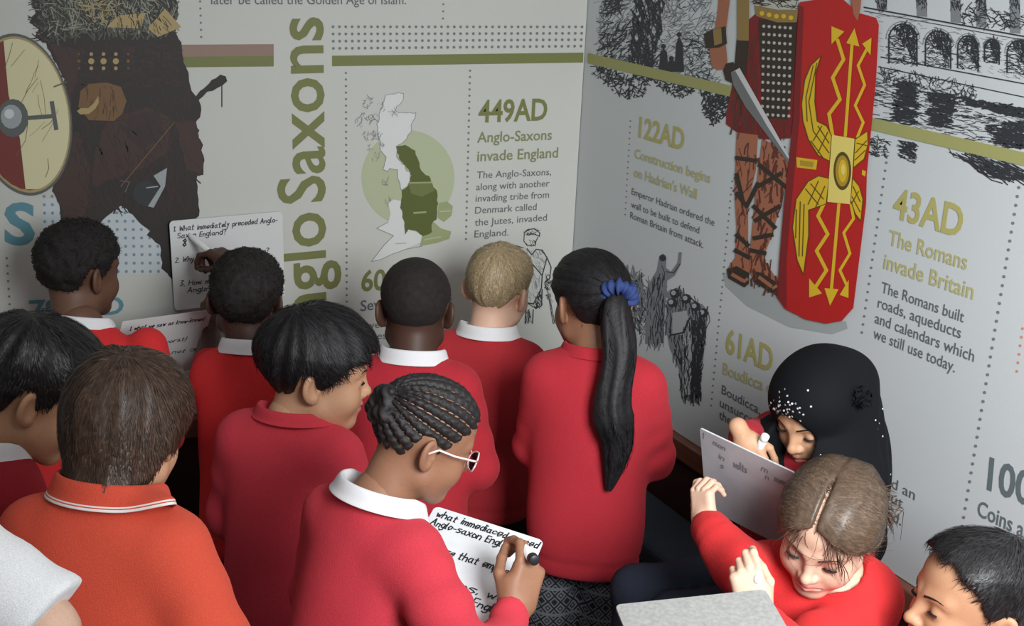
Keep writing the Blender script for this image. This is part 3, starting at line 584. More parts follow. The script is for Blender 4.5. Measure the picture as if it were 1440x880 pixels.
SCLERA = mat('eye_white', (214, 208, 200), .25); IRIS = mat('eye_iris', (44, 28, 20), .2); LASH = mat('lash_dark', (26, 20, 18), .6)

def frame(a, pitch=0, roll=0):
    """axes (right, forward, up) of someone turned a degrees from facing away from the camera (+ = to the right)"""
    a = math.radians(a); fw = HF*math.cos(a)+HR*math.sin(a); rt = np.cross(fw, UP); p = math.radians(pitch)
    f2 = fw*math.cos(p)-UP*math.sin(p); u2 = UP*math.cos(p)+fw*math.sin(p); r = math.radians(roll)
    r3 = rt*math.cos(r)-u2*math.sin(r); u3 = u2*math.cos(r)+rt*math.sin(r)
    return np.stack([r3, f2, u3], 1)
def ribbons(p, n, t, ln, wd, lift=.002, curl=0.0, droop=None, rg=None):
    """thin tapering strands lying along a surface"""
    rg = rg or RNG; N = len(p); l = (ln*(.6+.8*rg.random(N)))[:, None]; b = np.cross(n, t); b /= np.linalg.norm(b, axis=1)[:, None]+1e-9
    w = (wd*(.6+.8*rg.random(N)))[:, None]*b*.5; k = (rg.normal(size=(N, 1))*curl)
    p0 = p-n*.002; p1 = p+t*l*.5+n*(lift-l*l*1.5)+b*l*k*.3; p2 = p+t*l+n*(lift*.3-l*l*6.0)+b*l*k
    if droop is not None: p2 = p2+droop*l*.3
    V = np.stack([p0-w, p0+w, p1+w, p1-w, p2+w*.25, p2-w*.25], 1).reshape(-1, 3)
    o = np.arange(N)[:, None]*6
    return V, np.concatenate([o+np.array([0, 1, 2, 3]), o+np.array([3, 2, 4, 5])])
def surf_samples(V, Q, N, rg):
    a, b, c, d = (V[Q[:, i]] for i in range(4)); nn = np.cross(c-a, d-b); ar = np.linalg.norm(nn, axis=1)
    i = rg.choice(len(Q), N, p=ar/ar.sum()); u, v = rg.random((2, N, 1))
    p = (a[i]*(1-u)+b[i]*u)*(1-v)+(d[i]*(1-u)+c[i]*u)*v
    return p, nn[i]/(ar[i][:, None]+1e-12)
def hairline(P, pts):
    az = np.degrees(np.arctan2(np.abs(P[:, 0]), P[:, 1]+.01)); return np.interp(az, [q[0] for q in pts], [q[1] for q in pts]).astype(F32)
LINES = {'boy': [(0, .066), (25, .062), (45, .045), (62, .028), (75, -.004), (88, -.018), (96, .018), (112, .016), (126, -.030), (150, -.062), (180, -.066)],
         'low': [(0, .060), (30, .056), (55, .030), (70, .010), (85, -.020), (100, -.014), (118, -.034), (140, -.066), (180, -.076)],
         'back': [(0, .068), (25, .062), (45, .048), (62, .030), (80, .000), (95, .014), (112, .010), (128, -.028), (150, -.050), (180, -.054)],
         'fringe': [(0, .036), (30, .034), (50, .022), (66, .006), (82, -.026), (96, -.004), (112, -.004), (126, -.040), (150, -.072), (180, -.080)]}
def head_part(K, head):
    M, H, s, k = head['M'], head['o'], head['s'], head['k']
    nb = K['neck_local']                                                   # neck base in head coordinates (unit scale)
    def fn(P):
        d = head_sdf(P, k)
        return smin(d, cap(P, (0, -.022, -.045), nb, .047*k.get('neck', 1), .050*k.get('neck', 1)), .022)
    lo = np.minimum((-.095, -.115, -.115), nb-.06); hi = np.maximum((.095, .118, .115), nb+.06)
    V, Q = surfnet(fn, lo, hi, head['h'])
    lip = np.clip(1-np.abs(V[:, 0])/.024, 0, 1)*np.clip(1-np.abs((V[:, 2]+.0605)/.0125)**3, 0, 1)*(V[:, 1] > .072)
    return to_world(V*s, M, H), Q, np.clip(lip*2.2, 0, 1)
def eyes(root, head, open_=.6, gaze=(0, 0), brow=True, both=(1, -1), brow_mat=None):
    M, H, s, k = head['M'], head['o'], head['s'], head['k']; W = lambda v: to_world(np.asarray(v)*s, M, H)
    for sg in both:
        c = np.array((sg*.0305, .0685, -.002)); mb = MB(); R = .01325; n = 18
        sp = lambda h, v, r=R: c+r*np.array((math.sin(h)*math.cos(v), math.cos(h)*math.cos(v), math.sin(v)))
        out = math.radians(8)*sg; hs = np.linspace(-.78, .78, n); up = []; dn = []
        for h in hs:
            q = (1-(h/.80)**2)**.75; e = .05*h*sg
            up.append((h+out, (.42*open_-.16*(1-open_))*q+e-.06)); dn.append((h+out, (-.26*q if open_ > .3 else -.30*q)+e-.06))
        rows = 9
        for i in range(n-1):
            for j in range(rows):
                f = lambda ii, jj: tuple(np.array(dn[ii])+(np.array(up[ii])-np.array(dn[ii]))*jj/rows)
                q = [f(i, j), f(i+1, j), f(i+1, j+1), f(i, j+1)]; m = np.mean(q, 0)
                mb.poly(W([sp(*x) for x in q]), 1 if math.hypot(m[0]-out*.5-gaze[0], (m[1]-gaze[1])) < .44 else 0)
        mb.build('eye', [SCLERA, IRIS], root, True)
        lb = MB()
        for i in range(n-1):
            lb.poly(W([sp(up[i][0], up[i][1]-.05, R*1.03), sp(up[i+1][0], up[i+1][1]-.05, R*1.03), sp(up[i+1][0], up[i+1][1]+.10, R*1.08), sp(up[i][0], up[i][1]+.10, R*1.08)]))
            lb.poly(W([sp(up[i][0], up[i][1]+.02, R*1.05), sp(up[i+1][0], up[i+1][1]+.02, R*1.05), sp(up[i+1][0]*1.03, up[i+1][1]-.10, R*1.30), sp(up[i][0]*1.03, up[i][1]-.10, R*1.30)]))
        lb.build('eyelashes', LASH, root)
        if brow:
            pts = []; rad = []
            for i in range(9):
                u = i/8; x = sg*(.013+.037*u); z = .0170+.0065*math.sin(u*2.4)-.003*u; y = front_y(x, z, k)-.0005
                pts.append(W((x, y, z))); rad.append((.0026-.0016*u)*s)
            v, f = tube_vf(pts, rad, 6); mesh_obj('eyebrow', v, f, brow_mat or LASH, root, True)
HAIRKIT = {}
def hair(root, head, style, m, line='boy', top=.018, side=.010, noise=.003, freq=60, strands=2500, ln=.03, wd=.0016, crown=(.008, -.055, .098), seed=1, name='hair', fade=None, flow='crown', h=.003, lift=.003, nape=False):
    M, H, s = head['M'], head['o'], head['s']; rg = np.random.default_rng(seed); cr = np.asarray(crown)
    ln_pts = LINES[line] if isinstance(line, str) else line
    def fn(P):
        sk = np.minimum(skull(P), ell(P, (0, .026, -.028), (.054, .056, .072)))
        if nape: sk = smin(sk, cap(P, (0, -.030, -.045), (0, -.054, -.105), .050, .046), .05)
        w = np.clip((P[:, 2]-.02)/.07, 0, 1)
        if fade: w = np.clip((P[:, 2]-fade[0])/(fade[1]-fade[0]), 0, 1)
        t = side+(top-side)*w
        hl = hairline(P, ln_pts)
        if style in ('straight', 'short'):
            q = P-cr.astype(F32); az = np.arctan2(q[:, 0], q[:, 1]); rr = np.linalg.norm(q, axis=1)
            R = np.stack([np.cos(az)*2.2, np.sin(az)*2.2, rr*9], 1).astype(F32)
            t = t+noise*waves(R, (6, 6, 3), seed, 6)*np.clip(rr/.04, .2, 1); hl = hl+.006*waves(R, (9, 9, 1), seed+5, 4)
        else:
            t = t+noise*waves(P, freq, seed, 6)+noise*.6*waves(P, freq*2.3, seed+1, 5)
        return smax(sk-t, (hl-P[:, 2])*.85, .010)
    return hair_from(root, head, fn, m, strands, ln, wd, cr, flow, lift, rg, h, name)
def hair_from(root, head, fn, m, strands, ln, wd, cr, flow, lift, rg, h=.003, name='hair', sel=None):
    M, H, s = head['M'], head['o'], head['s']
    V, Q = surfnet(fn, (-.125, -.16, -.115), (.125, .125, .15), h)
    p, n = surf_samples(V, Q, strands, rg)
    def dirs(p):
        if callable(flow): return flow(p)
        if isinstance(flow, str): t = p-cr; t[:, 2] -= .01; return t
        return np.asarray(flow)-p
    if isinstance(flow, str) and flow == 'random':
        t = rg.normal(size=p.shape); t -= n*(t*n).sum(1)[:, None]; t /= np.linalg.norm(t, axis=1)[:, None]+1e-9
        r = ribbons(p, n, t, ln, wd, lift, .2, rg=rg)
    else:                                                     # strands combed along the surface
        q = n[:, 2] > -.5; p, n = p[q], n[q]; N = len(p); K = 6; jit = rg.normal(size=(N, 3))*.16
        L_ = (ln*(.55+.9*rg.random(N))*(np.clip((p[:, 2]+.06)/.10, .45, 1) if isinstance(flow, str) else 1))[:, None]/K; w0 = (wd*(.6+.8*rg.random(N)))[:, None]
        off = lift*(.3+.9*rg.random(N)); x = p-n*.0012; rings = []; told = None
        for i in range(K+1):
            t = dirs(x); l0 = np.linalg.norm(t, axis=1)[:, None]+1e-9; t = t/l0+jit; t -= n*(t*n).sum(1)[:, None]; t /= np.linalg.norm(t, axis=1)[:, None]+1e-9
            if told is not None: t = t*.5+told*.5; t /= np.linalg.norm(t, axis=1)[:, None]+1e-9
            told = t; b = np.cross(n, t); f = (1, 1, .95, .85, .7, .5, .15)[i]; rings.append((x-b*w0*f*.5, x+b*w0*f*.5))
            x = x+t*L_; X = x.astype(F32); d = fn(X); e = .002
            g = np.stack([fn(X+np.array(v, F32))-d for v in ((e, 0, 0), (0, e, 0), (0, 0, e))], 1)/e; gl = np.linalg.norm(g, axis=1)[:, None]+1e-6; g = g/gl
            ok = (g[:, 2:] > -.45) & (np.abs(d)[:, None] < .03); x = np.where(ok, x-g*(d-off*(1-abs(i-3)/5))[:, None]/np.maximum(gl, .6), x); n = np.where(ok, g, n)
        R_ = np.stack([v for pr in rings for v in pr], 1).reshape(-1, 3); o = np.arange(N)[:, None]*(2*K+2)
        r = (R_, np.concatenate([o+np.array([2*i, 2*i+1, 2*i+3, 2*i+2]) for i in range(K)]))
    mi = np.concatenate([np.zeros(len(Q), int), np.tile((rg.random(len(p)) < .30).astype(int), len(r[1])//len(p))])
    V, Q = join([(V, Q), r])
    return mesh_obj(name, to_world(V*s, M, H), Q, [m, streak(m)], root, True, mi)
def streak(m):                                                    # the paler hairs of the same head
    n = m.name+'_pale'
    if n not in MATS:
        q = m.copy(); q.name = n; MATS[n] = q
        for x in q.node_tree.nodes:
            if x.type == 'VALTORGB':
                for e in x.color_ramp.elements: e.color = (*[min(1, v*1.5+.004) for v in e.color[:3]], 1)
    return MATS[n]
def collar(root, N, R, m, r=.056, hgt=.032, drop=.030, open_deg=0, tilt=0, name='shirt_collar', stripes=None, flip=None):
    """a polo collar: a stand round the neck folded over and outward"""
    n = 64; V = []; prof = [(r-.004, -.008), (r-.003, hgt*.6), (r+.001, hgt), (r+.005, hgt+.002), (r+.009, hgt-.003), (r+.013, hgt*.35), (r+.0150, hgt*.35+(hgt*.65-drop)*.35), (r+.0157, hgt*.35+(hgt*.65-drop)*.50), (r+.0164, hgt*.35+(hgt*.65-drop)*.64), (r+.0172, hgt*.35+(hgt*.65-drop)*.80), (r+.018, hgt-drop), (r+.0155, hgt-drop-.001), (r+.009, hgt*.3), (r+.004, -.008)]
    mi = []; F = []; k = len(prof); a0 = math.radians(open_deg)
    ph = np.linspace(a0, 2*math.pi-a0, n) if open_deg else np.linspace(0, 2*math.pi, n+1)[:-1]
    for a in ph:                                                          # a = 0 at the front
        fr = math.cos(a); dz = -.020*max(0, fr)-.004*fr
        for (x, z) in prof:
            e = 1+.12*abs(math.sin(a)); ex = 0
            if flip and z < hgt*.5 and x > r+.008: ex = .035*math.exp(-((a-flip)/.28)**2)
            V.append(N+R@np.array(((x*e+ex)*math.sin(a), (x+ex)*fr*.98, z+dz+ex*.5)))
    m_ = len(ph); closed = not open_deg
    for i in range(m_ if closed else m_-1):
        for j in range(k):
            F.append((i*k+j, i*k+(j+1) % k, ((i+1) % m_)*k+(j+1) % k, ((i+1) % m_)*k+j))
            mi.append(1 if stripes and j in (6, 8, 9) else 0)
    if not closed: F += [tuple(range(k))[::-1], tuple(range((m_-1)*k, m_*k))]; mi += [0, 0]
    o = mesh_obj(name, np.array(V), F, [m]+(stripes or []), root, True, mi)
    o.modifiers.new('smooth', 'SUBSURF').render_levels = 1
    return o
def hand(W, dist, dors, pose, right=True, s=1.0, h=.0022):
    y = nrm(dist); z = np.asarray(dors, float); z = nrm(z-y*z.dot(y)); x = np.cross(y, z)*(-1 if right else 1)
    M = np.stack([x, y, z], 1); V, Q = surfnet(lambda P: hand_sdf(P, HP[pose]), (-.05, -.055, -.075), (.065, .16, .04), h, margin=.006)
    if right: Q = Q[:, ::-1]
    return to_world(V*s, M, W), Q, M
def pen(name, tip, tail, label, group, rad=.0065, caps=(36, 36, 40), body=(228, 228, 226), back=None):
    tip = np.asarray(tip, float); tail = np.asarray(tail, float); d = nrm(tail-tip); L = np.linalg.norm(tail-tip)
    root = empty(name, tip.tolist(), label, 'pen', group)
    P = lambda t: tip+d*t
    v, f = tube_vf([P(.012), P(.018), P(.03), P(L-.012), P(L-.0115)], [rad*.6, rad*.8, rad, rad, rad*.9], 16); mesh_obj('barrel', v, f, mat('pen_plastic_%d' % body[0], body, .35), root, True)
    v, f = tube_vf([P(0), P(.003), P(.013)], [.001, rad*.3, rad*.45], 12); mesh_obj('nib', v, f, mat('pen_nib', (30, 30, 34), .6), root, True)
    v, f = tube_vf([P(L-.013), P(L-.012), P(L-.001), P(L)], [rad*.9, rad*1.02, rad*1.0, rad*.8], 16); mesh_obj('end_plug', v, f, mat('pen_plug_%d' % caps[0], caps, .4), root, True)
    return root
def kid(sp):
    """one standing (or sitting) child: body, hair, sweater, collar, trousers and shoes"""
    px, py, d = sp['head']; s = sp.get('s', 1.0); M = frame(*sp['face']); o = at(px, py, d)
    B = frame(sp['turn'], sp.get('lean', 8))                        # torso axes
    head = dict(M=M, o=o, s=sp.get('hd', s), k=sp.get('k', {}), h=sp.get('hh', .003))
    N = o+M@np.array((0, -.028, -.088))*s+B@(np.array((0, -.012, -.026))+np.array(sp.get('nd', (0, 0, 0))))*s
    tl = sp.get('torso', .40)*s; sw = sp.get('sw', .112)*s; T = N-B[:, 2]*tl          # hips
    root = empty('person', (T[0], T[1], 0), sp['label'], 'person', 'schoolchildren gathered at the display')
    Sh = {}; El = {}; Wr = {}
    Lc = lambda v: N+B@(np.asarray(v, float)*s)
    for sd, sg in (('R', 1), ('L', -1)):
        a = sp.get('arm'+sd, {})
        sh = a.get('sh', (sg*.104, -.004, -.048)); Sh[sd] = at(*sh[1:]) if sh[0] == 'px' else Lc(sh)
        el = a.get('el', (sg*.148, .03, -.23)); El[sd] = at(*el[1:]) if el[0] == 'px' else Lc(el)
        wr = a.get('wr', (sg*.09, .17, -.19)); Wr[sd] = at(*wr[1:]) if wr[0] == 'px' else Lc(wr)
    z = lambda P: to_local(P, B, T)
    sc = s
    def torso(P, g):
        q = z(P)/F32(sc); tt = tl/sc
        w = sp.get('wide', 1)*.92
        d = ell(q, (0, .010, tt*.68), (.118*w+g, .078+g, .16)); d = smin(d, ell(q, (0, .014, tt*.32), (.108*w+g, .078+g, .17)), .06)
        d = smin(d, ell(q, (0, .0, .0), (.120*w+g, .086+g, .13)), .05)
        d = smin(d, cap(q, (-.088*w, -.004, tt-.062), (.088*w, -.004, tt-.062), .042+g), .05)
        Q = q.copy(); Q[:, 0] = np.abs(Q[:, 0]); d = smin(d, cap(Q, (.0, -.010, tt-.010), (.080*w, -.006, tt-.050), .034+g, .036+g), .03)
        return d*sc
    LO = np.minimum.reduce([N, T, *El.values(), *Wr.values(), *Sh.values()])-.16; HI = np.maximum.reduce([N, T, *El.values(), *Wr.values(), *Sh.values()])+.16
    LO[2] = min(LO[2], T[2]-.2)
    # legs
    gp = 0; leg = {}
    for sd, sg in (('R', 1), ('L', -1)):
        hp = T+B[:, 0]*sg*.060*s
        if sp.get('knees') == 'sit': f_ = frame(sp['kdir'])[:, 1]; kn = hp+f_*.30*s; kn[2] = hp[2]-.03; an = np.array((kn[0], kn[1], .07))
        else:
            fw = np.array((B[0, 1], B[1, 1], 0)); fw = nrm(fw); base = np.array((hp[0], hp[1], 0))-fw*sp.get('feet_back', .0)
            kn = base+UP*(hp[2]*.53)+fw*.015; an = base+UP*.07-fw*.01
        leg[sd] = (hp, kn, an)
    fw = nrm(np.array((B[0, 1], B[1, 1], 0)))
    def legs(P, g):
        d = None
        for hp, kn, an in leg.values():
            q = smin(cap(P, hp, kn, .058*s+g, .047*s+g), cap(P, kn, an, .046*s+g, .036*s+g), .03); d = q if d is None else np.minimum(d, q)
        return d
    def bodyf(P):
        d = smin(torso(P, -.014), legs(P, -.008), .03)
        for sd in 'RL': d = smin(d, smin(cap(P, Sh[sd], El[sd], .036*s, .032*s), cap(P, El[sd], Wr[sd], .031*s, .021*s), .015), .02)
        return smin(d, cap(P, N-B[:, 2]*.03, N+B[:, 2]*.01, .046*s), .02)
    lo2 = LO.copy(); hi2 = HI.copy()
    for hp, kn, an in leg.values(): lo2 = np.minimum(lo2, np.minimum(kn, an)-.1); hi2 = np.maximum(hi2, np.maximum(kn, an)+.1)
    lo2[2] = .03
    parts = [surfnet(bodyf, lo2, hi2, .011)]
    nbl = (to_local(np.array([N-B[:, 2]*.025*s], F32), M, o)[0])/head['s']
    hv, hq, lip = head_part(dict(neck_local=nbl), head); parts.append((hv, hq))
    hm = {}
    for sd in 'RL':
        a = sp.get('arm'+sd, {})
        if a.get('hand'):
            if a['dist'] == 'auto': a = dict(a, dist=[float((Wr[sd]-El[sd])@v) for v in (CR, CU, CF)])
            dist = np.asarray(a['dist'], float); dist = CR*dist[0]+CU*dist[1]+CF*dist[2]; dors = np.asarray(a['dors'], float); dors = CR*dors[0]+CU*dors[1]+CF*dors[2]
            v, q, hm[sd] = hand(Wr[sd], dist, dors, a['hand'], sd == 'R', s*a.get('hs', 1), a.get('hh', .0026)); parts.append((v, q))
        else:
            dist = nrm(Wr[sd]-El[sd]); v, q, hm[sd] = hand(Wr[sd], dist, UP if abs(dist[2]) < .8 else B[:, 1], 'relax', sd == 'R', s, .0042); parts.append((v, q))
    V, Q = join(parts)
    body = mesh_obj('body', V, Q, sp['skin'], root, True)
    at_ = body.data.attributes.new('lip', 'FLOAT', 'POINT'); x = np.zeros(len(V), F32); n0 = len(parts[0][0]); x[n0:n0+len(lip)] = lip
    if len(body.data.vertices) == len(V): at_.data.foreach_set('value', x)
    # sweater or polo shirt
    hem = sp.get('hem', -.06)*s; short = sp.get('short'); seed = sp.get('seed', 1); am = sp.get('fold', .0055)
    def top(P):
        g = sp.get('loose', .012); q = z(P); d = torso(P, g)
        qs = q/F32(s)*np.array((1, 1.32, 1), F32); d = smin(d, cap(qs, (0, .004, -.3), (0, .012, tl/s*.62), .112*sp.get('wide', 1)+g)*s*.85, .03)
        sl = None
        for sd in 'RL':
            E1, W1 = El[sd], Wr[sd]
            if short: c = smax(cap(P, Sh[sd], E1, .050*s, .062*s), (P-Sh[sd].astype(F32))@nrm(E1-Sh[sd]).astype(F32)-F32(sp.get('sleeve', .70)*np.linalg.norm(E1-Sh[sd])), .006)
            else: c = smin(cap(P, Sh[sd], E1, .048*s, .045*s), cap(P, E1, W1+(E1-W1)*.10, .044*s, .033*s), .02)
            wl_ = sp.get('arm'+sd, {}).get('cuff')
            if wl_ is not None and not short: c = smin(cap(P, Sh[sd], E1, .048*s, .045*s), cap(P, E1, E1+(W1-E1)*wl_, .044*s, .042*s), .02)
            f = nrm(E1-Sh[sd]); u = (P-Sh[sd].astype(F32))@f.astype(F32)
            c = c+.0050*np.sin(u*95+3*waves(P, 9, seed+3, 3))*np.clip(u/.1, 0, 1)*waves(P, 12, seed+9, 3)
            if not short:
                f2 = nrm(W1-E1); L2 = np.linalg.norm(W1-E1); u2 = (P-E1.astype(F32))@f2.astype(F32); cu = L2*.90-.035*s
                c = c+.0025*np.exp(-((u2-cu)/.005)**2)                       # the groove above the ribbed cuff
            sl = c if sl is None else np.minimum(sl, c)
        d = smin(d, sl, .022)
        d = d+am*waves(P, (18, 18, 7), seed, 5)+am*.55*waves(P, (34, 34, 15), seed+2, 5)
        d = smax(d, (hem-q[:, 2])*.9, .012)
        if not short: d = d+.003*np.exp(-((q[:, 2]-hem-.04)/.006)**2)
        nk = cap(P, N-B[:, 2]*.012*s+B[:, 1]*.012, N+B[:, 2]*.2, sp.get('nk', .056)*s)
        return smax(d, -nk, .012)
    V, Q = surfnet(top, LO, HI, sp.get('gh', .007))
    gar = mesh_obj(sp.get('garment', 'sweater'), V, Q, sp['cloth'], root, True)
    if sp.get('hem_stripe'):
        for sd in 'RL':
            f = nrm(El[sd]-Sh[sd]); L = np.linalg.norm(El[sd]-Sh[sd]); a_ = nrm(np.cross(f, UP)); b_ = np.cross(f, a_); mbs = MB()
            for t0, t1 in ((-.024, -.019), (-.012, -.004)):
                V_ = []; nn = 36
                for tt in (t0, t1):
                    c_ = Sh[sd]+f*(sp.get('sleeve', .70)*L+tt)
                    for i in range(nn):
                        dr = a_*math.cos(2*math.pi*i/nn)+b_*math.sin(2*math.pi*i/nn); rr = np.linspace(.03, .12, 90)*s; dv = top((c_+dr*rr[:, None]).astype(F32)); j = int(np.argmax(dv > 0)); V_.append(c_+dr*(rr[j]+.0012))
                mbs.vf(V_, [(i, (i+1) % nn, nn+(i+1) % nn, nn+i) for i in range(nn)])
            mbs.build('hem_stripe', sp['hem_stripe'], gar, True)
    # trousers, shoes
    V, Q = surfnet(lambda P: smax(smin(legs(P, .010), torso(P, -.004), .03)-.010*np.clip((T[2]+hem-.02-P[:, 2])/.1, 0, 1)+.010+.003*waves(P, (22, 22, 14), seed, 4), (P@B[:, 2].astype(F32)-F32(T@B[:, 2])+F32(-.07 if sp.get('knees') else .015)), .01), lo2+np.array((0, 0, .02)), hi2, .012)
    mesh_obj(sp.get('legwear', 'trousers'), V, Q, sp.get('legmat') or TROUSER, root, True)
    for hp, kn, an in leg.values():
        c = np.array((an[0], an[1], 0)); SM = np.stack([np.cross(fw, UP), fw, UP], 1)
        def shoe(P):
            q = to_local(P, SM, c); d = smin(ell(q, (0, .085, .025), (.042, .075, .036)), ell(q, (0, -.005, .035), (.036, .050, .048)), .04)
            d = smin(d, cap(q, (0, -.01, .05), (0, -.012, .085), .038), .02); return smax(d, -q[:, 2]+.002, .004)
        V, Q = surfnet(shoe, c-.19, c+np.array((.19, .19, .14)), .009); mesh_obj('shoe', V, Q, SHOE, root, True)
    R = dict(root=root, head=head, N=N, B=B, T=T, El=El, Wr=Wr, Sh=Sh, hm=hm, s=s)
    if sp.get('collar', True) is not None and sp.get('collar', True):
        cm = sp.get('collar_mat', WHITE_COT); cR = (B+M); cR = np.stack([nrm(B[:, 0]), nrm(B[:, 1]), nrm(B[:, 2])], 1)
        kw = dict(sp.get('collar_kw', {})); off = kw.pop('off', (0, .006, .002))
        collar(root, N+B@(np.array(off)*s), cR, cm, **kw)
    return R
def hand_point(R, sd, v): return R['Wr'][sd]+R['hm'][sd]@(np.asarray(v, float)*R['s'])
# ---------------------------------------------------------------- boards, handwriting, bench
STROKES = {'a': '3,4 1,4 0,2 1,0 3,1 3,4 3,1 4,0', 'b': '0,7 0,0 2,0 3,2 2,4 0,3', 'c': '3,3 2,4 0,3 0,1 1,0 3,1', 'd': '3,4 1,4 0,2 1,0 3,1 3,7 3,0', 'e': '0,2 3,2 3,4 1,4 0,2 1,0 3,1', 'f': '3,6 2,7 1,6 1,0|0,4 3,4',
 'g': '3,4 1,4 0,2 1,0 3,1|3,4 3,-2 1,-3 0,-2', 'h': '0,7 0,0|0,3 2,4 3,3 3,0', 'i': '0,4 0,0|0,6 0.2,5.6', 'j': '1,4 1,-2 0,-3|1,6 1.2,5.6', 'k': '0,7 0,0|3,4 0,2 3,0', 'l': '0,7 0,0 1,0', 'm': '0,4 0,0|0,3 1,4 2,3 2,0|2,3 3,4 4,3 4,0',
 'n': '0,4 0,0|0,3 2,4 3,3 3,0', 'o': '1,4 0,2 1,0 3,1 3,3 1,4', 'p': '0,4 0,-3|0,3 2,4 3,2 2,0 0,1', 'q': '3,4 1,4 0,2 1,0 3,1|3,4 3,-3', 'r': '0,4 0,0|0,3 1,4 2,4', 's': '3,4 1,4 0,3 2,2 3,1 2,0 0,0', 't': '1,6 1,0 2,0|0,4 2.5,4', 'u': '0,4 0,1 1,0 3,1 3,4 3,0', 'v': '0,4 1.5,0 3,4',
 'w': '0,4 1,0 2,3 3,0 4,4', 'x': '0,4 3,0|3,4 0,0', 'y': '0,4 1.5,1|3,4 1,-3 0,-3', 'z': '0,4 3,4 0,0 3,0', 'A': '0,0 2,7 4,0|.7,2.5 3.3,2.5', 'E': '3,7 0,7 0,0 3,0|0,3.5 2.5,3.5', 'W': '0,7 1,0 2.5,5 4,0 5,7', 'H': '0,7 0,0|4,7 4,0|0,3.5 4,3.5', 'S': '3,6 2,7 0,6 0,4.5 3,2.5 3,1 2,0 0,1',
 '-': '0,2.5 2.5,2.5', '.': '0,0 .4,.3', ',': '.4,.4 0,-1', '?': '0,6 1,7 3,6 2,4 1.5,2.5|1.5,.4 1.6,0', '1': '0,6 1,7 1,0', '2': '0,6 1,7 3,6 0,0 3,0', '3': '0,7 3,7 1,4 3,2 1,0 0,.5', '8': '2,4 0,5.5 2,7 3,5.5 0,1.5 2,0 3,1.5 2,4', ')': '0,7 1,3.5 0,-1'}
def write(mb, txt, o, ux, uy, nz, size, wd, mi=0, rg=None, lean=.18, pitch=1.35, fit=None):
    rg = rg or RNG; x = 0; q = size/4; o = np.asarray(o, float); segs = []
    for ch in txt:
        if ch == ' ': x += 3.4; continue
        g = STROKES.get(ch)
        if not g: continue
        mx = 0; jy = rg.normal()*.25; sc = 1+rg.normal()*.05
        for st in g.split('|'):
            pts = [tuple(map(float, p.split(','))) for p in st.split()]; mx = max(mx, max(p[0] for p in pts))
            P = [np.array((x+a*sc+b*lean+rg.normal()*.12, b*sc+jy+rg.normal()*.12))*q for a, b in pts]
            segs += list(zip(P[:-1], P[1:]))
        x += mx*sc+pitch
    sx = fit/((x-pitch)*q) if fit else 1
    for i, (a, b) in enumerate(segs):
        a = a*np.array((sx, 1)); b = b*np.array((sx, 1)); t = b-a; l = np.hypot(*t)+1e-9; t /= l; n = np.array((-t[1], t[0]))*wd/2; e = t*wd*.4
        mb.poly([o+ux*c[0]+uy*c[1]+nz*(1+.02*(i % 40)) for c in (a-e-n, b+e-n, b+e+n, a-e+n)], mi)
def down(tl, tr, px, py, du, dv, length):
    """the far corner of a sheet whose side runs along the pixel direction (du, dv) and square to its top edge"""
    ux = nrm(tr-tl); xn, yn = (px-720)/FOC, (py-440)/FOC; a = CR*du-CU*dv; b = CR*xn-CU*yn+CF; c = -a.dot(ux)/b.dot(ux)
    return tl+nrm(a+b*c)*length
BOARD = mat('whiteboard_gloss', (226, 228, 230), .22, var=.03, scale=40); BOARD_BACK = mat('board_back', (188, 190, 190), .6, var=.10, scale=120); MARK = mat('marker_ink', (30, 30, 36), .5); SMUDGE = mat('marker_smudge', (128, 130, 136), .5)
def board(tl, tr, bl, label, rows=(), name='whiteboard', m=None, back=None, ink=None, r=.010, th=.003, group=None):
    """rows: (text, start x, end x and y as fractions of the board, letter height and stroke width in metres)"""
    tl, tr, bl = (np.asarray(p, float) for p in (tl, tr, bl)); wdt = np.linalg.norm(tr-tl); ux = nrm(tr-tl); dv = bl-tl; dv -= ux*dv.dot(ux); hgt = np.linalg.norm(dv); uy = -nrm(dv); nz = np.cross(ux, uy)
    if nz.dot(CAM-tl) < 0: nz = -nz
    root = empty(name, (tl+ux*wdt/2-uy*hgt).tolist(), label, 'whiteboard' if name == 'whiteboard' else 'paper', 'whiteboards' if name == 'whiteboard' else group)
    out = []
    for cx, cy, a0 in ((wdt-r, -r, 0), (r, -r, 90), (r, -hgt+r, 180), (wdt-r, -hgt+r, 270)):
        for i in range(6): a = math.radians(a0+90*i/5); out.append((cx+r*math.cos(a), cy+r*math.sin(a)))
    n = len(out); V = [tl+ux*x+uy*y for x, y in out]+[tl+ux*x+uy*y-nz*th for x, y in out]
    F = [tuple(range(n)), tuple(range(2*n-1, n-1, -1))]+[(i, i+n, (i+1) % n+n, (i+1) % n) for i in range(n)]
    mesh_obj('board' if name == 'whiteboard' else 'sheet', V, F, [m or BOARD, back or BOARD_BACK], root, midx=[0, 1]+[1]*n)
    if rows:
        rg = np.random.default_rng(5)
        for t, fx, fe, fy, size, wd in rows: mb = MB(); write(mb, t, tl+ux*wdt*fx-uy*hgt*fy, ux, uy, nz*.0006, size, wd, 0, rg, fit=wdt*(fe-fx)); mb.build('handwriting', ink or MARK, root)
    return root
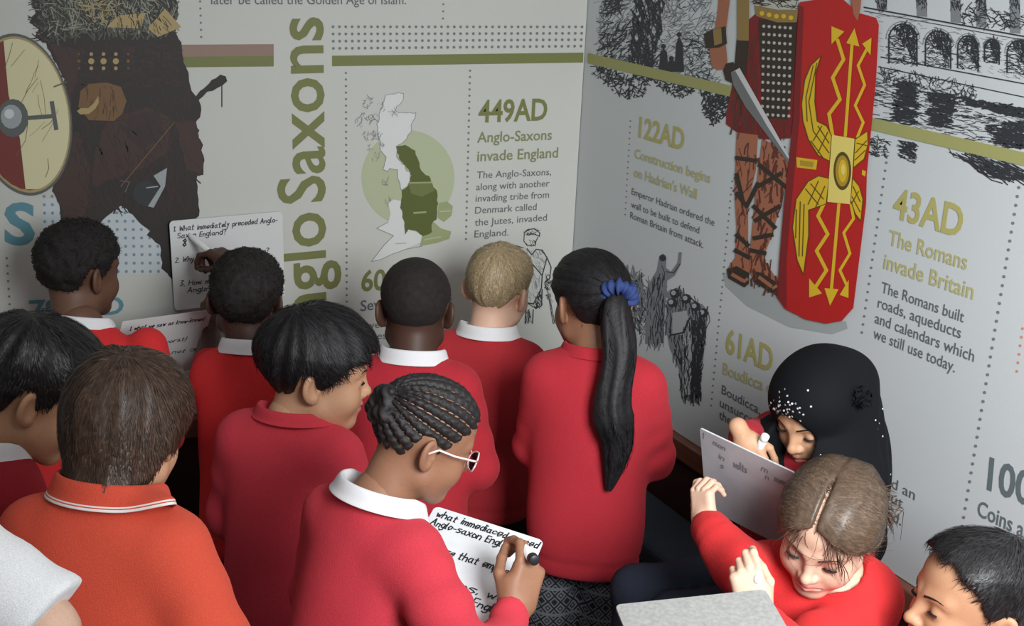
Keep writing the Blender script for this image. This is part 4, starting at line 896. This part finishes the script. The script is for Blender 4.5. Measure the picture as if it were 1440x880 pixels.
# ---------------------------------------------------------------- bench
M_NAVY = mat('navy_upholstery', (50, 55, 66), .95, bump=.4, scale=500, var=.15)
bn = empty('bench', (-.09, -1.0, 0), 'navy upholstered bench along the foot of the right wall', 'bench')
def rounded(name, lo, hi, m, parent, b=.02):
    v, f = box_vf(lo, hi); o = mesh_obj(name, v, f, m, parent); x = o.modifiers.new('bevel', 'BEVEL'); x.width = b; x.segments = 3; return o
rounded('seat', (-.19, -1.62, .42), (-.010, -.34, .49), M_NAVY, bn, .018)
rounded('base', (-.17, -1.60, .0), (-.014, -.36, .42), M_NAVY, bn, .004)
# ---------------------------------------------------------------- skins, cloths, hair
SK_DARK = skin_mat('deep_brown', (76, 52, 42), (92, 56, 50)); SK_BROWN = skin_mat('brown', (146, 104, 80), (150, 92, 80)); SK_MID = skin_mat('tan', (196, 150, 118), (186, 124, 108)); SK_FAIR = skin_mat('fair', (220, 180, 156), (206, 138, 126)); SK_OLIVE = skin_mat('light_brown', (180, 136, 104), (166, 108, 94)); SK_DB = skin_mat('dark_brown', (104, 74, 58), (110, 70, 62))
BLACK = hair_mat('black', (30, 28, 29)); JET = hair_mat('jet', (24, 22, 24), .58); BROWN = hair_mat('brown', (66, 50, 40)); BLOND = mat('hair_sandy', (150, 132, 102), .5, bump=.2, scale=260, var=.25, spec=.35); LBROWN = hair_mat('light_brown', (82, 66, 53), .42, .2); COIL = hair_mat('coiled_black', (28, 24, 23), .8, .2)
S_RED = knit('bright_red', (206, 50, 52)); S_CRIM = knit('crimson', (176, 46, 56)); S_DEEP = knit('deep_red', (154, 38, 48)); S_DARK = knit('dark_red', (176, 50, 56)); S_ORANGE = knit('orange_red', (204, 80, 60)); S_ROSE = knit('rose_red', (194, 58, 70)); S_WHITE = knit('white', (244, 244, 246))
SCALP = mat('scalp', (120, 86, 68), .6)
# ---------------------------------------------------------------- children along the left wall
k1 = kid(dict(head=(112, 380, 2.62), s=.95, face=(28, 8, 0), turn=16, lean=10, nd=(.038, 0, -.004), wide=1.15, armR=dict(sh=('px', 204, 488, 2.58), el=('px', 226, 610, 2.56), wr=('px', 190, 640, 2.70)), collar_kw=dict(hgt=.022, drop=.022), skin=SK_DB, cloth=S_RED, seed=3, label='person in bright red sweater with coiled black hair standing furthest left against the wall', k=dict(lip=1.3, nose=1.2)))
hair(k1['root'], k1['head'], 'curly', COIL, 'boy', .011, .007, .0025, 110, 2600, .010, .0016, flow='random', seed=4, lift=.003)
k5 = kid(dict(head=(346, 420, 2.62), s=.95, face=(-6, 6, 4), turn=0, lean=12, nd=(.03, 0, -.006), skin=SK_DARK, cloth=S_RED, seed=5, label='person in bright red sweater writing high on a board held against the wall',
  armR=dict(el=('px', 392, 470, 2.72), wr=('px', 334, 372, 2.86), hand='pen', dist=(-.82, .42, .25), dors=(.35, .8, -.45)), wide=.86, armL=dict(sh=(-.086, .0, -.05), el=('px', 296, 540, 2.72), wr=('px', 297, 458, 2.86), cuff=.30, hand='pinch', dist=(-.15, .9, .4), dors=(-.5, .0, -.8))))
hair(k5['root'], k5['head'], 'curly', COIL, 'boy', .010, .008, .0022, 120, 2600, .010, .0016, flow='random', seed=6)
k7 = kid(dict(head=(584, 434, 2.65), face=(-3, 14, 0), turn=5, lean=8, skin=SK_DARK, cloth=S_CRIM, seed=7, label='person with close-cropped black hair in a red sweater seen from behind beside the map', k=dict(neck=1.05)))
hair(k7['root'], k7['head'], 'curly', hair_mat('cropped', (34, 29, 27), .9, .3), 'back', .005, .004, .0005, 140, 200, .004, .001, flow='random', seed=8, lift=.001)
k8 = kid(dict(head=(701, 406, 2.98), face=(24, 6, 3), turn=10, lean=3, skin=SK_FAIR, cloth=S_DARK, seed=9, label='person with short sandy blond hair in a dark red sweater facing the corner'))
hair(k8['root'], k8['head'], 'short', BLOND, 'back', .009, .003, .0015, 60, 4200, .016, .0012, seed=10, lift=.002)
k9 = kid(dict(head=(830, 424, 2.60), face=(-22, 12, 0), turn=8, lean=5, skin=SK_BROWN, cloth=S_CRIM, seed=11, hem=-.105, torso=.37, legwear='leggings', legmat=None, loose=.014, armL=dict(el=(-.128, .04, -.225)), armR=dict(el=(.138, .04, -.225)), label='person with a long black ponytail tied by a blue scrunchie, facing the corner', collar_mat=S_CRIM, collar_kw=dict(hgt=.026, drop=.022)))
k6 = kid(dict(head=(447, 522, 2.28), face=(74, 10, 0), turn=18, lean=5, armR=dict(wr=(.05, .09, -.26)), armL=dict(wr=(-.06, .09, -.26)), nd=(0, 0, .014), skin=SK_MID, cloth=S_ROSE, seed=13, label='person with thick black hair in a red jumper smiling in profile to the right', collar_mat=S_ROSE, collar_kw=dict(hgt=.026, drop=.022), k=dict(smile=.004), hh=.0026))
hair(k6['root'], k6['head'], 'straight', JET, 'boy', .024, .009, .003, 60, 5200, .030, .0015, seed=14, fade=(-.03, .05))
eyes(k6['root'], k6['head'], .65, (.1, -.05))
k10 = kid(dict(head=(596, 614, 1.76), s=.87, hd=.82, face=(64, 26, 0), turn=42, lean=14, nd=(0, 0, -.012), collar_kw=dict(hgt=.024, drop=.024), skin=SK_BROWN, cloth=S_ROSE, seed=15, wide=.92, k=dict(lip=1.2, nose=1.15), hh=.0024, label='person with cornrow braids and glasses writing on a white board in front of her',
  armR=dict(el=('px', 668, 960, 1.62), wr=('px', 726, 856, 1.74), hs=1.05, hand='pen', dist=(.30, .88, .25), dors=(.62, .30, -.72), hh=.002), armL=dict(el=(-.14, .04, -.22), wr=(-.05, .08, -.28))))
# ---------------------------------------------------------------- children at the front left
k2 = kid(dict(head=(46, 550, 1.96), face=(58, 28, 0), turn=40, lean=10, skin=SK_OLIVE, cloth=S_DEEP, seed=17, label='person with black hair in a deep red sweater bowing in profile at the left edge'))
hair(k2['root'], k2['head'], 'straight', BLACK, 'boy', .022, .010, .0025, 60, 4600, .028, .0015, seed=18)
k3 = kid(dict(head=(180, 604, 1.56), s=.92, hd=.84, sleeve=.74, hem_stripe=mat('white_stripe', (226, 220, 216), .8), face=(8, 18, 0), turn=12, lean=12, nd=(0, 0, .018), skin=SK_MID, cloth=S_ORANGE, seed=19, short=True, garment='polo_shirt', label='person with a thick brown bowl haircut in an orange-red polo shirt seen from behind', collar_mat=S_ORANGE, gh=.006, collar_kw=dict(stripes=[mat('white_stripe', (226, 220, 216), .8)], flip=2.0),
  armR=dict(el=(.215, .0, -.265), wr=(.20, .14, -.46)), armL=dict(el=(-.205, -.01, -.27), wr=(-.17, .14, -.44))))
hair(k3['root'], k3['head'], 'straight', BROWN, [(0, .036), (30, .034), (50, .022), (66, .006), (82, -.030), (96, -.030), (112, -.040), (126, -.070), (150, -.082), (180, -.084)], .022, .018, .003, 60, 7500, .032, .0015, seed=20, lift=.002, nape=True)
k4 = kid(dict(head=(-150, 545, 1.24), s=.9, face=(10, 10, 0), turn=12, lean=2, sleeve=.92, armR=dict(el=('px', 68, 884, 1.22), wr=('px', 130, 1010, 1.30)), armL=dict(el=(-.16, 0, -.26), wr=(-.16, .05, -.44)), skin=SK_FAIR, cloth=S_WHITE, seed=21, short=True, garment='polo_shirt', label='person in a white polo shirt, only a shoulder showing at the bottom left', collar_mat=S_WHITE))
hair(k4['root'], k4['head'], 'straight', BROWN, 'boy', .02, .012, .003, 60, 800, .03, .002, seed=22, h=.005)
# ---------------------------------------------------------------- children along the right wall
k11 = kid(dict(k=dict(no_ears=True), head=(1150, 572, 2.22), s=.93, face=(-134, 27, 0), turn=-122, lean=-2, nd=(0, .045, .01), kdir=-98, legmat=mat('navy_trouser_cloth', (46, 50, 62), .95, bump=.3, scale=500, var=.1, spec=.1), skin=SK_MID, cloth=S_DEEP, seed=23, torso=.33, label='person in a black sequinned headscarf sitting against the right wall', collar=False, hh=.0026, knees='sit',
  armR=dict(el=('px', 1092, 612, 2.43), wr=('px', 1046, 616, 2.20), hand='pen', hs=.85, dist=(.35, -.75, -.3), dors=(-.5, .1, -.85)), armL=dict(el=(-.13, .0, -.22), wr=(-.04, .10, -.26))))
eyes(k11['root'], k11['head'], .15)
k12 = kid(dict(head=(1166, 740, 1.96), s=.95, face=(-147, 25, -8), turn=-165, lean=6, nd=(0, .02, 0), skin=SK_FAIR, cloth=S_RED, seed=25, collar=False, hh=.0024, k=dict(cheek=1.08, wide=1.03), nk=.062, label='person with light brown parted hair in a bright red sweater looking down at a board',
  armR=dict(el=('px', 1042, 800, 2.0), wr=('px', 992, 738, 2.1), hs=.85, hand='pinch', dist=(-.08, .95, .1), dors=(-.72, .1, -.6), hh=.002), armL=dict(el=('px', 1112, 930, 1.86), wr=('px', 1062, 862, 1.83), hs=.92, sh=(-.090, -.004, -.066), hand='pen', dist=(-.2, .9, .1), dors=(-.2, .3, -.9), hh=.002)))
eyes(k12['root'], k12['head'], .15, brow_mat=LBROWN)
k13 = kid(dict(head=(1366, 846, 1.88), s=.97, face=(-97, -2, 0), turn=-80, lean=-4, nd=(0, -.06, 0), armR=dict(el=(.14, -.02, -.24), wr=(.15, .03, -.42)), armL=dict(el=('px', 1250, 985, 1.78), wr=('px', 1172, 968, 1.70), hand='hold', dist='auto', dors=(.1, -.9, -.4)), skin=SK_OLIVE, cloth=S_RED, seed=27, hh=.0024, label='person with short black hair looking left at the bottom right corner'))
hair(k13['root'], k13['head'], 'short', BLACK, [(0, .088), (25, .082), (45, .064), (62, .040), (78, .004), (95, .012), (112, .010), (128, -.028), (150, -.050), (180, -.054)], .016, .003, .002, 60, 5200, .020, .0014, seed=28, fade=(.03, .08))
eyes(k13['root'], k13['head'], .35, (-.1, -.1))

# ---------------------------------------------------------------- long ponytail and scrunchie
def hl(k, v): return to_world(np.asarray(v, float)*k['head']['s'], k['head']['M'], k['head']['o'])
def pulled(k, m, tie, t0=.006, seed=1, strands=4500, part=None, line='boy', wisp=.03):
    tie = np.asarray(tie); rg = np.random.default_rng(seed)
    def fn(P):
        sk = np.minimum(skull(P), ell(P, (0, .026, -.028), (.054, .056, .072))); q = P-tie.astype(F32); az = np.arctan2(q[:, 0], q[:, 2]); r = np.linalg.norm(q, axis=1)
        R = np.stack([np.cos(az)*2, np.sin(az)*2, r*4], 1).astype(F32); t = t0+.0013*waves(R, (16, 16, 2), seed, 6)+.012*np.exp(-(r/.04)**2)
        if part is not None: t = t-.0125*np.exp(-((P[:, 0]-part)/.0032)**2)*np.clip((P[:, 1]+.02)/.03, 0, 1)*(P[:, 2] > .04)+.006*np.clip(np.abs(P[:, 0]-part)/.04, 0, 1)
        return smax(sk-t, (hairline(P, LINES[line] if isinstance(line, str) else line)-P[:, 2])*.85, .008)
    def fl(p):
        t = tie-p
        if part is not None:
            s_ = np.sign(p[:, :1]-part); side = np.concatenate([s_*.078, np.zeros_like(s_)-.035, np.zeros_like(s_)-.02], 1); f = np.clip((p[:, 2:3]-.015)/.05, 0, 1)
            t = (side-p)*f+t*(1-f)
        return t
    return hair_from(k['root'], k['head'], fn, m, strands, wisp, .0011, np.zeros(3), fl, .0012, rg)
hr9 = pulled(k9, JET, (.012, -.112, .030), .008, 31)
def tail(name, path, wid, m, parent, seed=0, strands=900, ln=.10, flat=.7):
    path = [np.asarray(p, float) for p in path]
    def spl(t):                                                # Catmull-Rom through the path
        x = t*(len(path)-1); i = min(int(x), len(path)-2); u = x-i; p = [path[max(i-1, 0)], path[i], path[i+1], path[min(i+2, len(path)-1)]]
        return .5*(2*p[1]+(p[2]-p[0])*u+(2*p[0]-5*p[1]+4*p[2]-p[3])*u*u+(3*p[1]-p[0]-3*p[2]+p[3])*u**3)
    n = 40; V = []; F = []; NN = []; k = 28; rg = np.random.default_rng(seed); T_ = []
    for i in range(n):
        t = i/(n-1); c = spl(t); d = nrm(spl(min(t+.01, 1))-spl(max(t-.01, 0))); w = np.interp(t, np.linspace(0, 1, len(wid)), wid)
        a = nrm(np.cross(d, CF)); b = np.cross(a, d)
        for j in range(k):
            q = 2*math.pi*j/k; r = w*(1+.10*math.sin(q*5+t*4)+.06*math.sin(q*9-t*7+1)+.04*math.sin(q*17+t*5)); o = a*math.cos(q)*r+b*math.sin(q)*r*flat
            V.append(c+o); NN.append(nrm(o)); T_.append(d)
        if i: F += [((i-1)*k+j, i*k+j, i*k+(j+1) % k, (i-1)*k+(j+1) % k) for j in range(k)]
    V = np.array(V); NN = np.array(NN); T_ = np.array(T_)
    ix = rg.choice(len(V)-k*6, strands); t = T_[ix]+rg.normal(size=(strands, 3))*.035; t -= NN[ix]*(t*NN[ix]).sum(1)[:, None]*.8
    r = ribbons(V[ix], NN[ix], t/np.linalg.norm(t, axis=1)[:, None], ln, .0016, .002, .1, rg=rg)
    V, Q = join([(V, np.array(F)), r]); return mesh_obj(name, V, Q, m, parent, True)
p0 = hl(k9, (.012, -.118, .030)); dd = float((p0-CAM)@CF)
tail('ponytail', [p0, at(866, 440, dd-.015), at(870, 500, dd-.02), at(860, 570, dd-.015), at(868, 625, dd+.005), at(856, 690, dd+.03)], [.018, .029, .035, .034, .040, .028, .005], JET, k9['root'], 3, 1500, ln=.05)
mb = MB(); n = 64
for i in range(n):
    for j in range(12):
        pass
V = []; F = []; tie = p0; ax_ = nrm(at(866, 440, dd-.03)-p0); a_ = nrm(np.cross(ax_, CF)); b_ = np.cross(a_, ax_)
for i in range(n):
    q = 2*math.pi*i/n; ru = .0055*math.sin(q*13)+.003*math.sin(q*7+1)
    for j in range(12):
        u = 2*math.pi*j/12; rr = .026+(.014+ru*.5)*math.cos(u); V.append(tie+ax_*(.006+(.013+ru)*math.sin(u))+(a_*math.cos(q)+b_*math.sin(q))*rr)
F = [(i*12+j, ((i+1) % n)*12+j, ((i+1) % n)*12+(j+1) % 12, i*12+(j+1) % 12) for i in range(n) for j in range(12)]
mesh_obj('scrunchie', V, F, mat('blue_scrunchie_cloth', (38, 58, 112), .8, bump=.3, scale=300), k9['root'], True)['label'] = 'ruffled blue scrunchie'
# ---------------------------------------------------------------- cornrows and glasses
def cornrows(k, m):
    tie = np.array((0, -.088, .040)); axis = nrm((0, -1, .25)); e1 = np.array((1., 0, 0)); e2 = np.cross(axis, e1); rg = np.random.default_rng(9)
    def fn(P):
        sk = np.minimum(skull(P), ell(P, (0, .026, -.028), (.054, .056, .072))); q = P-np.array((0, -.01, .03), F32)
        az = np.arctan2(q@e1.astype(F32), q@(-e2).astype(F32)); r = np.linalg.norm(P-tie.astype(F32), axis=1); nrow = 11.0
        c = np.abs(np.cos(az*nrow/1.0)); row = np.floor(az*nrow/math.pi+.5)
        t = -.0035+.0092*np.sqrt(c)*np.clip((r-.012)/.02, .6, 1)+.0009*np.sin(r*560+row*2+2*(c > .0)*np.sign(np.sin(az*nrow*2)))
        d = smax(sk-t, (hairline(P, LINES['boy'])+.004-P[:, 2])*.85, .006)
        for i in range(9):                                     # coiled braids gathered at the back
            a = i*2.4; cc = tie+np.array((.030*math.sin(a)*(.4+.07*i), -.012-.003*(i % 3), .030*math.cos(a)*(.4+.07*i)-.012))
            d = smin(d, sph(P, cc, .0145)+.0016*np.sin(P[:, 0]*380+P[:, 2]*300+i), .005)
        return d
    return hair_from(k['root'], k['head'], fn, m, 900, .008, .0009, np.zeros(3), 'random', .001, rg, .0022)
cornrows(k10, hair_mat('braided_black', (30, 26, 26), .6, .2))
GL = mat('glasses_frame_pink_white', (226, 204, 204), .25); LENS = mat('glasses_lens', (210, 214, 220), .05)
b = LENS.node_tree.nodes['Principled BSDF']; b.inputs['Transmission Weight'].default_value = 1; b.inputs['IOR'].default_value = 1.05
gl = MB()
for sg in (1, -1):
    ring = [hl(k10, (sg*.031+.023*math.cos(a), .0985-.010*abs(math.cos(a))*(1 if math.cos(a)*sg > 0 else 0), -.006+.018*math.sin(a))) for a in np.linspace(0, 2*math.pi, 25)]
    gl.vf(*tube_vf(ring, .0013, 6)); gl.vf(*tube_vf([hl(k10, q) for q in ((sg*.054, .089, .002), (sg*.066, .075, .004), (sg*.0735, .03, .003), (sg*.078, -.006, .006), (sg*.078, -.022, -.006))], .0017, 6))
gl.vf(*tube_vf([hl(k10, q) for q in ((-.010, .099, .0), (0, .102, .003), (.010, .099, .0))], .0012, 6))
g = gl.build('glasses', GL, k10['root'], True); g['label'] = 'pale pink framed glasses'
ln_ = MB()
for sg in (1, -1): ln_.poly([hl(k10, (sg*.031+.0225*math.cos(a), .0985-.010*abs(math.cos(a))*(1 if math.cos(a)*sg > 0 else 0), -.006+.0175*math.sin(a))) for a in np.linspace(0, 2*math.pi, 24, endpoint=False)])
o = ln_.build('lens', LENS, g)
# ---------------------------------------------------------------- parted hair
pulled(k12, LBROWN, (0.0, -.105, -.020), .008, 41, 9000, part=.006, line=[(0, .078), (15, .068), (32, .046), (50, .024), (66, .010), (82, .002), (98, .010), (114, -.006), (126, -.040), (140, -.066), (180, -.076)], wisp=.075)
def strands_free(k, roots, m, name='hair_wisps', wd=.0012):
    mb = MB()
    for pts in roots: mb.vf(*tube_vf([hl(k, p) for p in pts], [wd*.7]*(len(pts)-1)+[wd*.2], 4))
    o = mb.build(name, m, k['root'], True); o['kind'] = 'stuff'; return o
rg = np.random.default_rng(4); W_ = []
for i in range(14):
    sg = -1 if i % 3 else 1; x = sg*(.018+.036*rg.random()); j = rg.normal(size=3)*.003
    W_.append([(x*.7, .070, .064), (x*.95, .086+j[0], .045), (x*1.15+j[1], .088, .020), (x*1.25+j[2], .080, -.005-.03*rg.random())])
for i in range(40):
    j = rg.normal(size=(3, 3))*.012; W_.append([(-.02+j[0][0], -.10, -.01), (-.045+j[0][1], -.118+j[0][2], -.02), (-.07+j[1][0], -.115+j[1][1], -.045+j[1][2]), (-.075+j[2][0], -.10, -.075+j[2][1])])
strands_free(k12, W_, LBROWN)
tail('ponytail', [hl(k12, q) for q in ((0, -.10, -.018), (-.03, -.125, -.03), (-.045, -.12, -.06), (-.05, -.10, -.10))], [.014, .022, .018, .006], LBROWN, k12['root'], 6, 300, .05)
# ---------------------------------------------------------------- headscarf
SCARF = mat('black_scarf_cloth', (15, 16, 19), .8, bump=.15, scale=300, spec=.12)
def scarf(k):
    M, H, s, N, B = k['head']['M'], k['head']['o'], k['head']['s'], k['N'], k['B']
    back = hl(k, (0, -.10, -.02)); chin = hl(k, (0, .045, -.125)); low = N+B@np.array((.0, -.105, -.22))
    def fn(W):
        P = to_local(W, M, H)/F32(s); q = to_local(W, B, N)
        d = np.minimum(skull(P), ell(P, (0, .026, -.028), (.058, .056, .074)))-.014
        d = smin(d, cap(P, (0, -.02, -.04), (0, -.02, -.13), .066, .080), .04)*s
        d = smin(d, ell(q, (-.034, .0, -.07), (.118, .112, .12)), .05); d = smin(d, ell(q, (.0, .06, -.10), (.085, .06, .12)), .05)
        d = smin(d, cap(W, back, low, .055, .085), .06); d = smin(d, cap(W, N+B@np.array((.03, .062, -.035)), N+B@np.array((-.03, .062, -.035)), .072), .03); d = smin(d, cap(W, chin, N+B@np.array((.035, .095, -.10)), .045, .075), .03)
        f = waves(W, (26, 26, 9), 51, 5)*.004+.0012*np.sin(P[:, 2]*150+P[:, 1]*90+2*waves(P, 20, 3, 3))*np.clip((-.02-P[:, 2])/.05, 0, 1)
        op = ell(P, (0, .105, -.018), (.049, .075, .070))*s
        return smax(d+f, -op, .008)
    V, Q = surfnet(fn, np.minimum(H, low)-.22, np.maximum(H, low)+.2, .0045)
    o = mesh_obj('headscarf', V, Q, SCARF, k['root'], True)
    rg = np.random.default_rng(2); p, n = surf_samples(V, Q, 9000, rg); L = (p-H)@M/s
    mb = MB(); cnt = 0
    def on_scarf(i, r):
        a = nrm(np.cross(n[i], (.3, .5, .8))); b = np.cross(a, n[i]); tl = n[i]*0+a*rg.normal()*.3
        c = p[i]+n[i]*.0012; mb.poly([c+(a*math.cos(t)+b*math.sin(t))*r+n[i]*.35*r*math.cos(t+cnt) for t in np.linspace(0, 2*math.pi, 6, endpoint=False)])
    for i in range(len(p)):
        x, y, z = L[i]; w_ = math.exp(-((x-.004)/.030)**2-((z-.064)/.020)**2)*(y > .0)
        if rg.random() < w_*1.6 and cnt < 190: on_scarf(i, .0020); cnt += 1
        elif cnt < 240 and x < -.03 and z < .0 and rg.random() < .02: on_scarf(i, .0018); cnt += 1
    q = mb.build('sequin', mat('silver_sequin', (225, 228, 232), .35, metal=.5), o); q['kind'] = 'stuff'; q['label'] = 'silver sequins scattered over the brow of the scarf'
    V = []; F = []; nv = 0; c0 = hl(k, (-.088, -.020, .045)); rg = np.random.default_rng(8); parts = []
    for i in range(22):
        d = nrm(rg.normal(size=3)); c = c0+d*.014; e = nrm(np.cross(d, rg.normal(size=3))); g_ = np.cross(e, d); grid = []
        for u in np.linspace(-1, 1, 6):
            for v_ in np.linspace(-1, 1, 6): grid.append(c+e*u*.013+g_*v_*.009+d*(.004*math.sin(u*3+i)+.003*math.cos(v_*4+i)))
        parts.append((np.array(grid), np.array([(a*6+b, a*6+b+1, a*6+b+7, a*6+b+6) for a in range(5) for b in range(5)])))
    V, Q = join(parts); mesh_obj('flower', V, Q, SCARF, o, True)['label'] = 'ruffled black cloth flower'
scarf(k11)
# ---------------------------------------------------------------- patterned leggings
lg = mat('patterned_leggings', (40, 42, 46), .9, var=0)
def leggings():
    nt = lg.node_tree; b = nt.nodes['Principled BSDF']; tc = nt.nodes.new('ShaderNodeTexCoord'); sx = nt.nodes.new('ShaderNodeSeparateXYZ'); nt.links.new(tc.outputs['Object'], sx.inputs[0])
    def math_(op, a, bb=None, c=None):
        m = nt.nodes.new('ShaderNodeMath'); m.operation = op
        for i, q in enumerate((a, bb, c)):
            if q is None: continue
            if isinstance(q, (int, float)): m.inputs[i].default_value = q
            else: nt.links.new(q, m.inputs[i])
        return m.outputs[0]
    u = math_('MULTIPLY', math_('ADD', sx.outputs['X'], math_('MULTIPLY', sx.outputs['Y'], -.5)), 32); z = math_('MULTIPLY', sx.outputs['Z'], 32)
    tri = lambda s_: math_('ABSOLUTE', math_('SUBTRACT', math_('FRACT', s_), .5))
    dia = math_('ADD', tri(u), tri(z)); ring = math_('LESS_THAN', math_('ABSOLUTE', math_('SUBTRACT', dia, .33)), .09); core = math_('LESS_THAN', dia, .13)
    band = math_('LESS_THAN', tri(math_('MULTIPLY', z, .5)), .06); zig = math_('LESS_THAN', math_('ABSOLUTE', math_('SUBTRACT', dia, .66)), .07)
    f = math_('MAXIMUM', math_('MAXIMUM', ring, core), math_('MAXIMUM', band, zig)); x = nt.nodes.new('ShaderNodeMix'); x.data_type = 'RGBA'
    nt.links.new(f, x.inputs['Factor']); x.inputs['A'].default_value = (*lin((30, 31, 35)), 1); x.inputs['B'].default_value = (*lin((112, 116, 122)), 1); nt.links.new(x.outputs['Result'], b.inputs['Base Color'])
leggings()
for c in k9['root'].children:
    if c.name.startswith('leggings'): c.data.materials[0] = lg
# ---------------------------------------------------------------- boards and pens
wl = lambda x, y, e=.02: on(x, y, 1, -e)
X = .0092
board(wl(238, 311), wl(397, 297), wl(252, 436), 'white board of handwritten questions held flat against the wall', [('1. What immediately preceded Anglo-', .03, .95, .115, .0072, .0019), ('Saxon England?', .06, .48, .195, .0072, .0019), ('8', .10, .125, .29, .010, .003), ('2. Why did the Romans collapse?', .03, .86, .46, .0072, .0019), ('3. How many', .06, .42, .73, .0072, .0019), ('Anglo-', .12, .32, .815, .0072, .0019)], m=mat('whiteboard_grey', (206, 208, 207), .35))
a_, b_ = at(172, 452, 2.67), at(299, 435, 2.80)
board(a_, b_, down(a_, b_, 299, 435, -27, 93, .20), 'white sheet of handwriting held up beside the bright red sweater on the left', [('1. what we saw as know-known)', .10, .93, .16, .0072, .0019), ('the worst)', .35, .78, .46, .0072, .0019), ('it is not is', .40, .93, .66, .0072, .0019)], name='paper_sheet', m=mat('paper_white', (236, 238, 236), .7), r=.003, th=.0008)
a_, b_ = at(612, 711, 1.96), at(765, 760, 1.93)
b10 = board(a_, b_, down(a_, b_, 765, 760, -38, 92, .27), 'glossy white board covered in neat black handwriting on the lap of the braided person', [('what immediaced preced', .05, .97, .085, X, .0022), ('Anglo-saxon England', .04, .80, .165, X, .0022), ('collapse that empire', .05, .82, .37, X, .0022), ('7 kingdoms, were', .05, 1.0, .59, X, .0022), ('Anglo saxon England', .05, .99, .68, X, .0022)])
a_, b_ = at(984, 602, 2.15), at(1117, 665, 2.04)
b11 = board(a_, b_, down(a_, b_, 984, 602, 8, 100, .215), 'smudged grey whiteboard propped in front of the black headscarf', [('1', .03, .036, .10, .009, .002), ('5 mon', .11, .27, .12, .008, .002), ('in', .20, .25, .26, .008, .002), ('wolts', .36, .50, .27, .010, .0026), ('s', .21, .24, .36, .008, .002), ('m', .66, .72, .16, .010, .002), ('n', .70, .73, .24, .009, .002), ('men', .80, .92, .20, .009, .0024)], m=mat('smudged_board', (186, 184, 188), .45, var=.06, scale=30), ink=SMUDGE, r=.004)
a_, b_ = at(865, 850, 1.68), at(1076, 828, 1.72)
b12 = board(a_, b_, down(a_, b_, 1076, 828, 30, 52, .21), 'grey backed board seen from behind at the bottom edge, below the parted hair', m=mat('board_back_grey', (150, 149, 146), .7, var=.14, scale=160, bump=.1), r=.008, th=.004)
def hold_pen(k, sd, name, label, L=.125, back=.04, group=None, **kw):
    t = hand_point(k, sd, (.018, .108, -.066)); q = hand_point(k, sd, (.0305, .040, .006)); d = nrm(q-t); return pen(name, t, t+d*L, label, group, **kw)
dz = lambda k, sd, e=0: float((hand_point(k, sd, (.02, .09, -.04))-CAM)@CF)+e
pen('marker_pen', at(263, 327, dz(k5, 'R', .07)), at(306, 364, dz(k5, 'R', -.01)), 'white marker pen pressed to the board on the wall', 'marker pens', .0075, caps=(228, 228, 226))
pen('marker_pen', at(724, 757, dz(k10, 'R', .035)), at(752, 788, dz(k10, 'R', -.055)), 'white marker pen with a black end held by the braided person', 'marker pens', .0080)
pen('marker_pen', at(1060, 644, 2.20), at(1077, 612, 2.16), 'white marker pen held upright below the black headscarf', 'marker pens', .0075, caps=(228, 228, 226))
pen('marker_pen', at(1040, 838, dz(k12, 'L', .0)), at(1068, 812, dz(k12, 'L', -.055)), 'white marker pen gripped above the grey backed board', 'marker pens', .0065, caps=(228, 228, 226))
